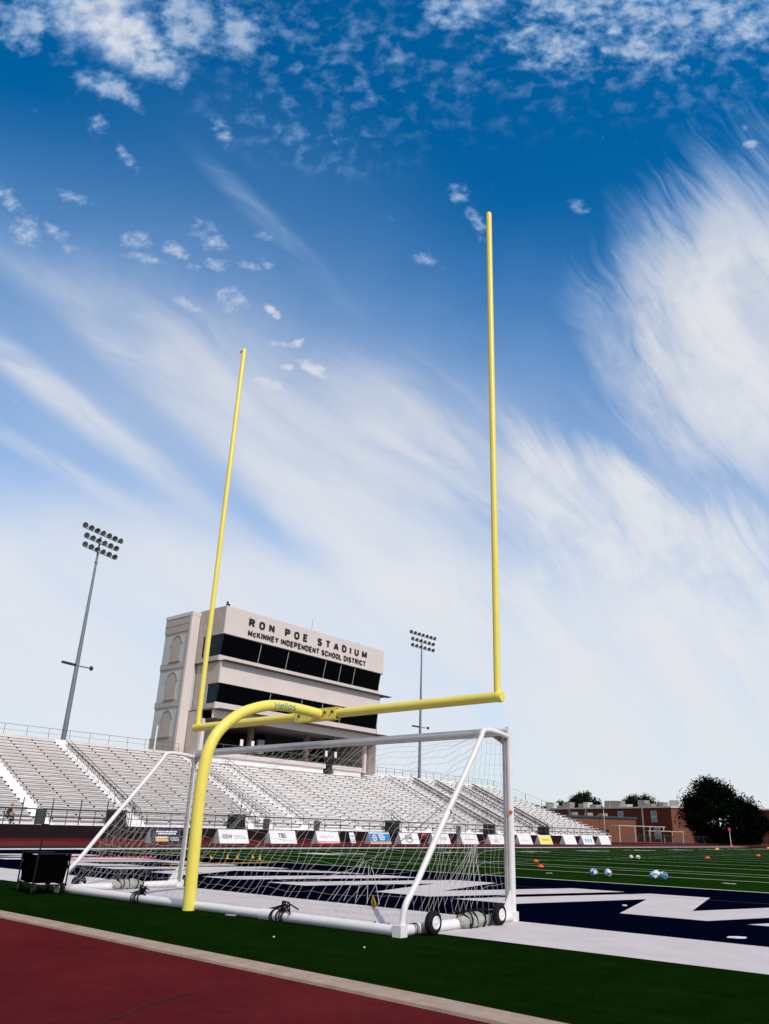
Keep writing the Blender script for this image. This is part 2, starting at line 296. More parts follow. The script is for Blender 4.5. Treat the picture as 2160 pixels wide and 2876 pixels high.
# ------------------------------------------------------------------ mesh builder
class MB:
    def __init__(s): s.v = []; s.f = []; s.m = []
    def add(s, vs, fs, mi=0):
        o = len(s.v); s.v += [tuple(v) for v in vs]; s.f += [tuple(o+i for i in f) for f in fs]; s.m += [mi]*len(fs); return s
    def box(s, x0, y0, z0, x1, y1, z1, mi=0, T=None):
        vs = [Vector((x, y, z)) for z in (z0, z1) for y in (y0, y1) for x in (x0, x1)]
        if T is not None: vs = [T @ v for v in vs]
        return s.add(vs, [(0, 2, 3, 1), (4, 5, 7, 6), (0, 1, 5, 4), (2, 6, 7, 3), (0, 4, 6, 2), (1, 3, 7, 5)], mi)
    def bar(s, a, b, w, h=None, mi=0):
        a = Vector(a); b = Vector(b); d = b-a; L = d.length
        if L < 1e-6: return s
        q = d.to_track_quat('Z', 'Y' if abs(d.normalized().y) < .9 else 'X').to_matrix().to_4x4(); q.translation = a; h = h or w
        return s.box(-w/2, -h/2, 0, w/2, h/2, L, mi, q)
    def tube(s, pts, r, n=8, mi=0, cap=True, closed=False):
        pts = [Vector(p) for p in pts]; k = len(pts)
        rs = r if isinstance(r, (list, tuple)) else [r]*k
        o = len(s.v); prev = None
        for i, p in enumerate(pts):
            if closed: t = pts[(i+1) % k]-pts[i-1]
            else: t = pts[min(i+1, k-1)]-pts[max(i-1, 0)]
            if t.length < 1e-9: t = Vector((0, 0, 1))
            t.normalize()
            if prev is None:
                nrm = t.orthogonal().normalized()
            else:
                nrm = prev - t*prev.dot(t)
                nrm = nrm.normalized() if nrm.length > 1e-6 else t.orthogonal().normalized()
            prev = nrm; bn = t.cross(nrm)
            for j in range(n):
                a = 2*math.pi*j/n; s.v.append(tuple(p + (nrm*math.cos(a)+bn*math.sin(a))*rs[i]))
        rng = k if closed else k-1
        for i in range(rng):
            for j in range(n):
                a = o+i*n+j; b = o+i*n+(j+1) % n; i2 = (i+1) % k; c = o+i2*n+(j+1) % n; d = o+i2*n+j
                s.f.append((a, b, c, d)); s.m.append(mi)
        if cap and not closed:
            s.f.append(tuple(o+j for j in reversed(range(n)))); s.m.append(mi)
            s.f.append(tuple(o+(k-1)*n+j for j in range(n))); s.m.append(mi)
        return s
    def lathe(s, prof, T, n=20, mi=0, mis=None):
        o = len(s.v)
        for (r_, z) in prof:
            for j in range(n):
                a = 2*math.pi*j/n; s.v.append(tuple(T @ Vector((r_*math.cos(a), r_*math.sin(a), z))))
        for i in range(len(prof)-1):
            for j in range(n):
                s.f.append((o+i*n+j, o+i*n+(j+1) % n, o+(i+1)*n+(j+1) % n, o+(i+1)*n+j)); s.m.append(mis[i] if mis else mi)
        s.f.append(tuple(o+j for j in reversed(range(n)))); s.m.append(mi)
        s.f.append(tuple(o+(len(prof)-1)*n+j for j in range(n))); s.m.append(mi)
        return s
    def sphere(s, c, r, n=12, mi=0, sc=(1, 1, 1)):
        c = Vector(c); o = len(s.v); k = n//2
        for i in range(k+1):
            th = math.pi*i/k
            for j in range(n):
                ph = 2*math.pi*j/n
                s.v.append((c.x+r*sc[0]*math.sin(th)*math.cos(ph), c.y+r*sc[1]*math.sin(th)*math.sin(ph), c.z+r*sc[2]*math.cos(th)))
        for i in range(k):
            for j in range(n):
                s.f.append((o+i*n+j, o+(i+1)*n+j, o+(i+1)*n+(j+1) % n, o+i*n+(j+1) % n)); s.m.append(mi)
        return s
    def poly(s, pts, z, h=None, mi=0):
        """flat sheet (ngon) or slab of thickness h (top at z)"""
        k = len(pts); o = len(s.v)
        for p in pts: s.v.append((p[0], p[1], z))
        s.f.append(tuple(range(o, o+k))); s.m.append(mi)
        if h:
            for p in pts: s.v.append((p[0], p[1], z-h))
            for i in range(k): s.f.append((o+i, o+k+i, o+k+(i+1) % k, o+(i+1) % k)); s.m.append(mi)
        return s
    def prism(s, pts, f0, f1, mi=0):
        """2-D outline pts mapped by f0 / f1 to two parallel faces"""
        k = len(pts); o = len(s.v)
        s.v += [tuple(f0(*p)) for p in pts] + [tuple(f1(*p)) for p in pts]
        s.f.append(tuple(range(o, o+k))); s.m.append(mi); s.f.append(tuple(reversed(range(o+k, o+2*k)))); s.m.append(mi)
        for i in range(k): s.f.append((o+i, o+k+i, o+k+(i+1) % k, o+(i+1) % k)); s.m.append(mi)
        return s
    def build(s, name, mats, parent=None, smooth=False, loc=None, fixn=True):
        me = bpy.data.meshes.new(name); me.from_pydata(s.v, [], s.f)
        for m_ in (mats if isinstance(mats, (list, tuple)) else [mats]): me.materials.append(m_)
        me.polygons.foreach_set('material_index', s.m)
        if smooth: me.polygons.foreach_set('use_smooth', [True]*len(s.f))
        me.update()
        if fixn:
            import bmesh
            bm = bmesh.new(); bm.from_mesh(me); bmesh.ops.recalc_face_normals(bm, faces=bm.faces); bm.to_mesh(me); bm.free()
        if smooth and hasattr(me, 'set_sharp_from_angle'): me.set_sharp_from_angle(angle=R(40))
        o = bpy.data.objects.new(name, me); COL.objects.link(o)
        if parent is not None: o.parent = parent
        if loc is not None: o.location = loc
        return o
def tag(o, label=None, cat=None, group=None, kind=None):
    if label: o['label'] = label
    if cat: o['category'] = cat
    if group: o['group'] = group
    if kind: o['kind'] = kind
    return o
def empty(name, loc, label, cat, group=None, rz=0.0):
    o = bpy.data.objects.new(name, None); COL.objects.link(o); o.location = loc; o.rotation_euler = (0, 0, rz); o.empty_display_size = .2
    tag(o, label, cat, group); bpy.context.view_layer.update() if False else None
    return o
def at_world(o, parent):
    """child built in world coordinates under an unrotated empty"""
    o.parent = parent; o.location = -Vector(parent.location); return o
def copy_tree(o, parent=None):
    c = o.copy(); COL.objects.link(c)
    if parent is not None: c.parent = parent
    for ch in [k for k in bpy.data.objects if k.parent == o]: copy_tree(ch, c)
    return c
def struct(name, mb, m):
    return tag(mb.build(name, m, fixn=False), kind='structure')
def text_into(mb, body, origin, xd, yd, w=None, h=1.0, depth=.02, mi=0, space=1.0, bold=0.0, shearmap=None):
    """lettering as mesh: cap height h, total width w, on the plane origin + a*xd + b*yd"""
    cu = bpy.data.curves.new('t', 'FONT'); cu.body = body; cu.size = 1.0; cu.space_character = space; cu.offset = bold; cu.resolution_u = 3
    ob = bpy.data.objects.new('t', cu); COL.objects.link(ob)
    dg = bpy.context.evaluated_depsgraph_get(); me = bpy.data.meshes.new_from_object(ob.evaluated_get(dg))
    vs = [v.co.copy() for v in me.vertices]; fs = [tuple(p.vertices) for p in me.polygons]
    bpy.data.objects.remove(ob); bpy.data.curves.remove(cu)
    if not vs: return
    x0 = min(v.x for v in vs); x1 = max(v.x for v in vs); y0 = min(v.y for v in vs); y1 = max(v.y for v in vs)
    sc = h/(y1-y0); sxx = (w/(x1-x0)) if w else sc
    xd = Vector(xd); yd = Vector(yd); nd = xd.cross(yd); origin = Vector(origin)
    front = []; back = []
    for v in vs:
        a = (v.x-x0)*sxx; b = (v.y-y0)*sc
        if shearmap: front.append(shearmap(a, b, depth)); back.append(shearmap(a, b, 0.0))
        else:
            p = origin + xd*a + yd*b; front.append(p+nd*depth); back.append(p)
    n = len(vs); edges = {}
    for f in fs:
        for i in range(len(f)):
            e = (f[i], f[(i+1) % len(f)]); edges[e] = edges.get(e, 0)+1
    bf = [(a, b, b+n, a+n) for (a, b) in edges if (b, a) not in edges]
    mb.add(front+back, fs+bf, mi)


# bold block capitals drawn as mitred ribbons: every glyph is a list of centre lines in a .62 x 1 box
def arc(cx, cy, rx_, ry_, a0, a1, n=8): return [(cx+rx_*math.cos(R(a0+(a1-a0)*k/n)), cy+ry_*math.sin(R(a0+(a1-a0)*k/n))) for k in range(n+1)]
GL = {'R': [[(0, 0), (0, 1), (.30, 1)]+arc(.30, .76, .26, .24, 80, -80)+[(.02, .52)], [(.28, .50), (.58, 0)]], 'P': [[(0, 0), (0, 1), (.30, 1)]+arc(.30, .74, .26, .26, 80, -80)+[(.02, .48)]],
 'O': [arc(.28, .70, .28, .30, 0, 180)+arc(.28, .30, .28, .30, 180, 360)+[(.56, .70)]], 'N': [[(0, 0), (0, 1)], [(.54, 0), (.54, 1)], [(0, .97), (.54, .03)]], 'E': [[(.48, 1), (0, 1), (0, 0), (.48, 0)], [(.03, .51), (.42, .51)]],
 'S': [arc(.27, .76, .25, .24, 20, 250, 10)+arc(.27, .25, .27, .25, 70, -160, 10)], 'T': [[(0, 1), (.54, 1)], [(.27, .97), (.27, 0)]], 'A': [[(-.02, 0), (.27, 1)], [(.60, 0), (.31, 1)], [(.11, .28), (.47, .28)]],
 'D': [[(0, .02), (0, 1), (.24, 1)]+arc(.24, .68, .30, .32, 70, 0, 4)+arc(.24, .32, .30, .32, 0, -70, 4)+[(.02, 0)]], 'I': [[(0, 0), (0, 1)]], 'U': [[(0, 1)]+arc(.27, .28, .27, .28, 180, 360)+[(.54, 1)]],
 'M': [[(0, 0), (0, 1)], [(.66, 0), (.66, 1)], [(0, .97), (.33, .12)], [(.66, .97), (.33, .12)]], 'C': [arc(.28, .72, .28, .28, 10, 180)+arc(.28, .28, .28, .28, 180, 350)], 'K': [[(0, 0), (0, 1)], [(.52, 1), (.05, .42)], [(.20, .55), (.56, 0)]],
 'Y': [[(-.02, 1), (.27, .42), (.56, 1)], [(.27, .44), (.27, 0)]], 'H': [[(0, 0), (0, 1)], [(.52, 0), (.52, 1)], [(.02, .5), (.5, .5)]], 'L': [[(0, 1), (0, 0), (.44, 0)]],
 'c': [arc(.24, .36, .24, .36, 40, 320, 10)], 'e': [[(.04, .34), (.46, .38)]+arc(.24, .36, .24, .36, 5, 310, 10)], 'l': [[(0, 1), (0, 0)]], 'a': [arc(.22, .34, .22, .34, 40, 320, 10), [(.44, .68), (.44, 0)]], 's': [arc(.2, .52, .19, .17, 30, 250, 8)+arc(.2, .17, .2, .17, 70, -150, 8)]}
GW = {'M': .66, 'I': 0.0, 'l': 0.0, 'E': .48, 'L': .44, 'c': .46, 'e': .46, 'a': .44, 's': .4, 'T': .54, 'R': .58, 'A': .58, 'O': .56, 'C': .56, 'K': .56, 'Y': .54, 'D': .54, 'N': .54, 'U': .54, 'H': .52, 'S': .54, 'P': .56}
def ribbon(mb, pts, t, f, d0, d1, mi=0, sub=1):
    P = [Vector(p) for p in pts]
    if sub > 1:
        Q_ = []
        for a, b in zip(P[:-1], P[1:]): Q_ += [a.lerp(b, j/sub) for j in range(sub)]
        P = Q_+[P[-1]]
    L_, R_2 = [], []
    for i, p in enumerate(P):
        d1_ = (P[i]-P[i-1]).normalized() if i else None; d2_ = (P[i+1]-P[i]).normalized() if i < len(P)-1 else None
        a = d1_ or d2_; b = d2_ or d1_; n1 = Vector((-a.y, a.x)); n2 = Vector((-b.y, b.x)); m_ = (n1+n2); m_ = m_.normalized() if m_.length > .05 else n1
        k = min(1.0/max(.2, m_.dot(n1)), 2.6); e = Vector((0, 0))
        L_.append(p+m_*t/2*k); R_2.append(p-m_*t/2*k)
    n = len(P); v = [f(q.x, q.y, d1) for q in L_]+[f(q.x, q.y, d1) for q in R_2]+[f(q.x, q.y, d0) for q in L_]+[f(q.x, q.y, d0) for q in R_2]
    fs = []
    for i in range(n-1): fs += [(i, n+i, n+i+1, i+1), (i, i+1, 2*n+i+1, 2*n+i), (n+i+1, n+i, 3*n+i, 3*n+i+1)]
    fs += [(0, 2*n, 3*n, n), (n-1, 2*n-1, 4*n-1, 3*n-1)]
    mb.add(v, fs, mi)
def strokes(mb, body, t, gap, f, w, h, depth, wordgap=.45, sub=1, mi=0):
    """f(a, b, d) -> point; the text is fitted to w x h"""
    x = 0; items = []
    for ch in body:
        if ch == ' ': x += wordgap; continue
        items.append((ch, x+t/2)); x += GW[ch]+t+gap
    tot = x-gap; sx_ = w/tot; sy_ = h
    for ch, x0 in items:
        for k, st_ in enumerate(GL[ch]):
            P = [(x0+p[0], t/2+p[1]*((1-t) if ch not in 'ceas' or True else 1)) for p in st_]
            ribbon(mb, P, t, lambda a, b, d: f(a*sx_, b*sy_, d), 0, depth*(1-.06*k), mi, sub)

# ------------------------------------------------------------------ ground, track, field
g = MB(); g.poly([(-3000, -3000), (3000, -3000), (3000, 3000), (-3000, 3000)], -.06); struct('ground', g, M_dirt)
g = MB(); g.poly([(-50, -45), (60, -45), (60, 170), (-50, 170)], -.012); struct('running_track', g, M_track)
TE = [(-29, -4.26), (-5, -4.32), (-1.4, -4.39), (0.5, -4.45), (2.6, -4.55), (4.3, -4.61), (5.9, -4.67), (7, -4.73), (9, -4.92), (12, -5.6)]
g = MB(); pts = TE + [(29, -11), (29, 118), (-27.9, 118), (-29, 100)]; g.poly(pts, 0.0); struct('grass_turf', g, M_turf)
kb = MB()
for (a, b) in zip(TE[:-1], TE[1:]):
    kb.box(0, 0, 0, 1, 1, 1) if False else kb.add([(a[0], a[1]-.27, .008), (b[0], b[1]-.27, .008), (b[0], b[1], .008), (a[0], a[1], .008),
        (a[0], a[1]-.275, -.012), (b[0], b[1]-.275, -.012), (b[0], b[1]+.005, -.002), (a[0], a[1]+.005, -.002)], [(0, 1, 2, 3), (0, 4, 5, 1), (3, 2, 6, 7)])
struct('track_kerb', kb, M_kerb)
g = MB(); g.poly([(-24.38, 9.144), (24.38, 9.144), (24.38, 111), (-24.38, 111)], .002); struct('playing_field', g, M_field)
g = MB(); g.poly([(-24.384, 0), (24.384, 0), (24.384, 9.144), (-24.384, 9.144)], .004); struct('end_zone', g, M_navy)
g = MB(); g.poly([(-26.2, -1.86), (26.2, -1.86), (26.2, 0), (-26.2, 0)], .004)
g.poly([(-26.2, 0), (-24.384, 0), (-24.384, 112), (-26.2, 112)], .004); g.poly([(24.384, 0), (26.2, 0), (26.2, 112), (24.384, 112)], .004)
struct('field_border', g, M_wturf)
g = MB(); g.poly([(-24.38, 9.144), (24.38, 9.144), (24.38, 9.30), (-24.38, 9.30)], .008)
for k in range(1, 20):
    y = 9.144+4.572*k; g.poly([(-24.38, y-.06), (24.38, y-.06), (24.38, y+.06), (-24.38, y+.06)], .004)
for k in range(1, 100):
    y = 9.144+.9144*k
    if k % 5 == 0: continue
    for x in (-8.13, 8.13, -24.0, 23.4): g.poly([(x-.3, y-.04), (x+.3, y-.04), (x+.3, y+.04), (x-.3, y+.04)], .004)
# soccer lining: penalty area and midfield circle
for (a, b, c, d) in ((-20.16, 0, -20.05, 16.5), (20.05, 0, 20.16, 16.5), (-20.16, 16.5, 20.16, 16.61)):
    if d > 9.3: g.poly([(a, max(b, 9.30)), (c, max(b, 9.30)), (c, d), (a, d)], .0065)
struct('yard_lines', g, M_line)
g = MB()
for k, n in enumerate(('10', '20', '30', '40', '50', '40', '30', '20', '10')):
    y = 9.144+9.144*(k+1)
    text_into(g, n[0], (-18.2, y-.35-1.25, .004), (0, 1, 0), (1, 0, 0), 1.25, 1.9, -.003); text_into(g, n[1], (-18.2, y+.35, .004), (0, 1, 0), (1, 0, 0), 1.25, 1.9, -.003)
struct('yard_numbers', g, M_num)

# end-zone lettering (slanted block capitals painted on the navy turf)
def LET(c):
    if c == 'N': return 4.36, [[(0, 0), (0, 1), (1.2, 1), (3.16, .30), (3.16, 1), (4.36, 1), (4.36, 0), (3.06, 0), (1.1, .67), (1.2, 0)]]
    if c == 'I': return 1.25, [[(0, 0), (0, 1), (1.25, 1), (1.25, 0)]]
    if c == 'E': return 3.6, [[(0, 0), (0, 1), (3.6, 1), (3.6, .76), (1.2, .76), (1.2, .62), (3.1, .62), (3.1, .38), (1.2, .38), (1.2, .24), (3.6, .24), (3.6, 0)]]
    if c == 'Y': return 4.2, [[(1.5, 0), (1.5, .4), (0, 1), (1.3, 1), (2.1, .62), (2.9, 1), (4.2, 1), (2.7, .4), (2.7, 0)]]
    if c == 'K': return 4.2, [[(0, 0), (0, 1), (1.2, 1), (1.2, .62), (2.7, 1), (4.2, 1), (2.2, .52), (4.2, 0), (2.7, 0), (1.2, .42), (1.2, 0)]]
    if c == 'C': return 3.9, [[(.5, 0), (0, .12), (0, .88), (.5, 1), (3.4, 1), (3.9, .88), (3.9, .64), (2.8, .64), (2.8, .76), (1.2, .76), (1.2, .24), (2.8, .24), (2.8, .36), (3.9, .36), (3.9, .12), (3.4, 0)]]
    if c == 'M': return 5.2, [[(0, 0), (0, 1), (1.3, 1), (2.6, .5), (3.9, 1), (5.2, 1), (5.2, 0), (4.0, 0), (4.0, .62), (2.6, .12), (1.2, .62), (1.2, 0)]]
g = MB()
for c, x0 in zip('MCKINNEY', (-20.9, -15.2, -10.7, -5.95, -3.7, 1.2, 6.1, 10.2)):
    w_, polys = LET(c)
    for P in polys: g.poly([(x0+s_+1.76*t_, 2.15+4.42*t_) for s_, t_ in P], .008)
struct('end_zone_lettering', g, M_wturf)
g = MB()
for yy in (6.0,):                                           # seams where turf rolls meet
    g.poly([(-21, yy), (20, yy), (20, yy+.02), (-21, yy+.02)], .0105)
struct('turf_seam', g, mat('seam', (.10, .09, .12), .9))

# small marks and litter of the turf
def leafmark(x, y, w_, rz, col, lab, name='turf_scrap', cat='scrap'):
    b = MB(); q = Matrix.Translation((x, y, .012)) @ Matrix.Rotation(rz, 4, 'Z')
    P = [(-.5, -.1), (-.1, -.24), (.35, -.14), (.5, .1), (.1, .22), (-.3, .16)]
    b.prism(P, lambda a, c: q @ Vector((a*w_, c*w_, 0)), lambda a, c: q @ Vector((a*w_, c*w_, .012)))
    tag(b.build(name, col), lab, cat, 'pale scraps lying on the turf')
leafmark(6.45, .47, .24, .6, M_paper, 'long pale scrap on navy turf near the white end line at the right edge')
leafmark(3.8, 3.38, .18, 1.9, M_paper, 'small pale scrap on navy turf left of the big white letter corner')
leafmark(2.82, 11.9, .16, .4, M_line, 'faint pale scrap on green turf beyond the goal line, left one of the right-hand pair')
leafmark(3.02, 11.8, .20, .5, M_line, 'faint pale scrap on green turf beyond the goal line, right one of the right-hand pair')
leafmark(-2.26, 11.86, .2, .5, M_line, 'faint pale scrap on green turf just right of the soccer goal post')
leafmark(0.97, -2.53, .16, .2, M_canvas, 'crumpled pale scrap on the grass below the goal rear bar')
leafmark(2.9, -3.5, .022, .2, M_paper, 'tiny white fleck on dark grass in front of the goal, left of two')
leafmark(4.05, -3.35, .02, .2, M_paper, 'tiny white fleck on dark grass near the goal corner')
g = MB()
for k in range(9): x = -29.3-1.22*k; g.poly([(x-.03, -20), (x+.03, -20), (x+.03, 130), (x-.03, 130)], -.008)
struct('lane_lines', g, mat('lane_line_paint', (.52, .30, .27), .95, spec=.0))
cr = MB()                                                     # crack in the track
cp = [(4.93, -6.66), (4.86, -6.54), (4.84, -6.47), (4.80, -6.38), (4.70, -6.24), (4.66, -6.14), (4.63, -6.04), (4.61, -5.93), (4.56, -5.80), (4.57, -5.70), (4.53, -5.62)]
for a, b in zip(cp[:-1], cp[1:]):
    d = (Vector(b)-Vector(a)).normalized(); nrm = Vector((-d.y, d.x))*.0065
    cr.add([(a[0]-nrm.x, a[1]-nrm.y, -.008), (b[0]-nrm.x, b[1]-nrm.y, -.008), (b[0]+nrm.x, b[1]+nrm.y, -.008), (a[0]+nrm.x, a[1]+nrm.y, -.008)], [(0, 1, 2, 3)])
struct('track_crack', cr, mat('crack_dark', (.012, .003, .003), .9))

# ------------------------------------------------------------------ football goal post
gp = empty('goal_post', (0, -2.48, 0), 'tall yellow gooseneck football goal post standing behind the white soccer goal', 'goal post')
neck = [(0, -2.48, -.05), (0, -2.50, .6), (0, -2.52, 1.25), (0, -2.52, 1.62), (0, -2.50, 1.92), (0, -2.46, 2.16), (0, -2.36, 2.38), (0, -2.19, 2.57), (0, -1.95, 2.75), (0, -1.68, 2.87), (0, -1.40, 2.955), (0, -1.12, 2.99), (0, -.88, 2.995), (0, -.53, 2.985), (0, -.24, 2.97)]
def smoothpath(P, k=4):
    P = [Vector(p) for p in P]; o = []
    for i in range(len(P)-1):
        a = P[max(i-1, 0)]; b = P[i]; c = P[i+1]; d = P[min(i+2, len(P)-1)]
        for j in range(k):
            t = j/k; o.append(.5*((2*b)+(-a+c)*t+(2*a-5*b+4*c-d)*t*t+(-a+3*b-3*c+d)*t**3))
    return o+[P[-1]]
npth = smoothpath(neck)
at_world(MB().tube(npth, .086, 28).build('gooseneck', M_yel, gp, True), gp)
ZC = 2.968; CY = -.13
cb = MB()
cb.tube([(-3.66, CY, ZC), (-.62, CY, ZC)], .078, 28); cb.tube([(.36, CY, ZC), (3.62, CY, ZC)], .078, 28)
at_world(cb.build('crossbar', M_yel, gp, True), gp)
at_world(MB().tube([(3.615, CY, ZC), (3.68, CY, ZC), (3.695, CY, ZC)], [.084, .084, .076], 28).build('end_cap', M_yel, gp, True), gp)
at_world(MB().tube([(-3.70, CY, ZC), (-3.69, CY, ZC), (-3.655, CY, ZC)], [.07, .08, .08], 28).build('end_cap', M_yel, gp, True), gp)
br = MB(); br.box(-.63, CY-.085, ZC-.10, .38, CY-.075, ZC+.085); br.box(-.63, CY+.06, ZC-.09, .37, CY+.07, ZC+.085); br.box(-.63, CY-.085, ZC+.088, .38, CY+.07, ZC+.098); br.box(-.62, CY-.07, ZC-.105, .37, CY+.055, ZC-.095)
at_world(br.build('bracket_plate', M_yel, gp), gp)
for x, z in ((.13, .02), (.30, .02), (-.52, .0)):
    at_world(MB().tube([(x, CY-.084, ZC+z), (x, CY-.105, ZC+z)], .024, 8).build('bolt', M_dark, gp), gp)
for s_, x in ((-1, -3.606), (1, 3.606)):
    u = MB(); u.tube([(x, CY, ZC+.06), (x, CY, ZC+9.18), (x, CY, ZC+9.215), (x, CY, ZC+9.235)], [.052, .052, .045, .022], 20)
    at_world(u.build('upright', M_yel, gp, True), gp)
hk = MB(); hk.tube([(-3.66, CY, ZC+9.20), (-3.70, CY-.02, ZC+9.17), (-3.72, CY-.03, ZC+9.13)], [.02, .018, .006], 6)
at_world(hk.build('ribbon_hook', M_dark, gp), gp)
# lettering printed along the neck tube
def on_tube(a, b, d):
    L = .62+a; acc = 0
    P = npth[::-1]
    for i in range(len(P)-1):
        seg = (P[i+1]-P[i]).length
        if acc+seg >= L: break
        acc += seg
    t = (P[i]-P[i+1]).normalized(); p = P[i] + (P[i+1]-P[i]).normalized()*(L-acc)
    side = Vector((1, 0, 0)); upv = t.cross(side).normalized()
    if upv.z < 0: upv = -upv
    ang = (b-.055)/.086
    return p + (side*math.cos(ang)+upv*math.sin(ang))*(.0875+d)
tx = MB(); strokes(tx, 'Hellas', .13, .14, lambda a, b, d: on_tube(.46-a, b, d), .46, .105, .0012, .4, 5)
at_world(tx.build('printed_name', mat('teal_print', (.03, .30, .36), .5), gp, fixn=False), gp)

# ------------------------------------------------------------------ soccer goal
sg = empty('soccer_goal', (0, -1.2, 0), 'white portable soccer goal with sagging net and wheeled base, seen from behind', 'soccer goal')
GX = 3.72; YR = -2.40; YF = -.02; ZT = 2.49; rb = .058
def sgp(mb, name, m_, sm=True): o = mb.build(name, m_, sg, sm); at_world(o, sg); return o
for s_ in (1, -1):
    sgp(MB().tube([(s_*GX, YF, .02), (s_*GX, YF, ZT+.045)], .046, 18), 'post', M_white)
    sgp(MB().box(s_*GX-.018-s_*.052, YF-.075, .1, s_*GX+.018-s_*.052, YF-.03, ZT-.1), 'net_track', M_alu, False)
    fr = smoothpath([(s_*GX, YF-.05, 2.40), (s_*GX, YF-.35, 2.43), (s_*GX, -.66, 2.42), (s_*GX, -.76, 2.30), (s_*GX, -1.00, 1.98), (s_*GX, -1.6, 1.22), (s_*GX, -2.1, .56), (s_*GX, -2.32, .30), (s_*GX, -2.36, .06)], 4)
    sgp(MB().tube(fr, .036, 14), 'side_frame', M_white)
    sgp(MB().tube([(s_*GX, YF, rb), (s_*GX, YR+.03, rb)], rb, 16), 'base_side_bar', M_white)
    cn = MB(); cn.box(s_*GX-.06, YR-.06, 0, s_*GX+.06, YR+.06, .119)
    sgp(cn, 'corner_sleeve', M_white, False)
    fo = MB(); fo.box(s_*GX-.058, YF-.09, 0, s_*GX+.058, YF+.055, .118); fo.prism([(0, 0), (.22, 0), (0, .28)], lambda a, b, s_=s_: Vector((s_*GX-.012, YF-.05-a, .10+b)), lambda a, b, s_=s_: Vector((s_*GX+.012, YF-.05-a, .10+b)))
    sgp(fo, 'post_foot', M_white, False)
    tg = MB(); tg.prism([(0, 0), (.30, 0), (0, .20)], lambda a, b, s_=s_: Vector((s_*(GX-.05)-s_*a, YF-.02, ZT-.03-b)), lambda a, b, s_=s_: Vector((s_*(GX-.05)-s_*a, YF-.008, ZT-.03-b)))
    sgp(tg, 'corner_gusset', M_alu, False)
xb = MB(); xb.tube([(-GX, YF, ZT), (GX, YF, ZT)], .048, 18); sgp(xb, 'crossbar', M_white)
sgp(MB().box(-GX+.1, YF-.075, ZT-.085, GX-.1, YF-.015, ZT-.052), 'crossbar_net_track', M_alu, False)
sgp(MB().tube([(-GX, YR, rb), (GX, YR, rb)], rb, 16), 'rear_base_bar', M_white)
sgp(MB().tube([(1.42, YR, rb), (1.78, YR, rb)], .070, 16), 'bar_sleeve', M_white)
for x in (3.35, 3.45, 3.55, -3.4, -3.5): sgp(MB().tube([(x, YR-.0, .112), (x, YR, .124)], .012, 6), 'bolt', M_dark, False)
for z in (2.40, 2.50): sgp(MB().tube([(3.60, YF-.035, z-.03), (3.60, YF-.06, z-.03)], .014, 6), 'bolt', M_dark, False)
sgp(MB().sphere((GX+.03, YF-.045, 1.37), .028, 10), 'red_button', M_orange)
# net
def prof(u):
    e = abs(u); w_ = (1-e**4)
    P = [Vector((YF-.04, ZT-.07)), Vector((-.66+.26*w_, 2.42-.24*w_)), Vector((-1.05+.10*w_, 1.90-.16*w_)), Vector((-1.6+.0*w_, 1.20-.17*w_)), Vector((-2.05+.02*w_, .56-.06*w_)), Vector((-2.30, .22)), Vector((YR, .13))]
    return P
def alongp(P, t):
    L = [(P[i+1]-P[i]).length for i in range(len(P)-1)]; T = sum(L)*t
    for i, l in enumerate(L):
        if T <= l or i == len(L)-1: return P[i]+(P[i+1]-P[i])*min(1, T/l)
        T -= l
NU, NV = 45, 20
def netp(i, j):
    u = -1+2*i/NU; v = j/NV
    q = alongp(prof(u), v); x = u*(GX-.02)
    n1 = mnoise.noise(Vector((x*.9, v*2.3, 3))); n2 = mnoise.noise(Vector((x*2.4, v*5, 9))); n3 = mnoise.noise(Vector((x*5, v*11, 21)))
    k = math.sin(math.pi*v)**.6 * min(1, (1-abs(u))*9)
    x += (.13*n1 + .10*n2 + .03*n3 + .17*(v-.5))*k + .03*mnoise.noise(Vector((x*7, v*9, 4)))*k
    if v > .72: k2 = (v-.72)/.28; x += .10*k2*(1-k2)*4*mnoise.noise(Vector((x*3, 0, 5)))
    y = q.x + (.07*n1+.05*n2)*k; z = q.y - (.05+.08*n2+.04*n3)*k
    if v > .9: y += .05*mnoise.noise(Vector((x*4, 1, 2)))
    return Vector((x, y, max(z, .02)))
ng = [[netp(i, j) for j in range(NV+1)] for i in range(NU+1)]
nb = MB()
for i in range(NU+1): nb.tube([ng[i][j] for j in range(NV+1)], .0020, 3, cap=False)
for j in range(NV+1): nb.tube([ng[i][j] for i in range(NU+1)], .0020, 3, cap=False)
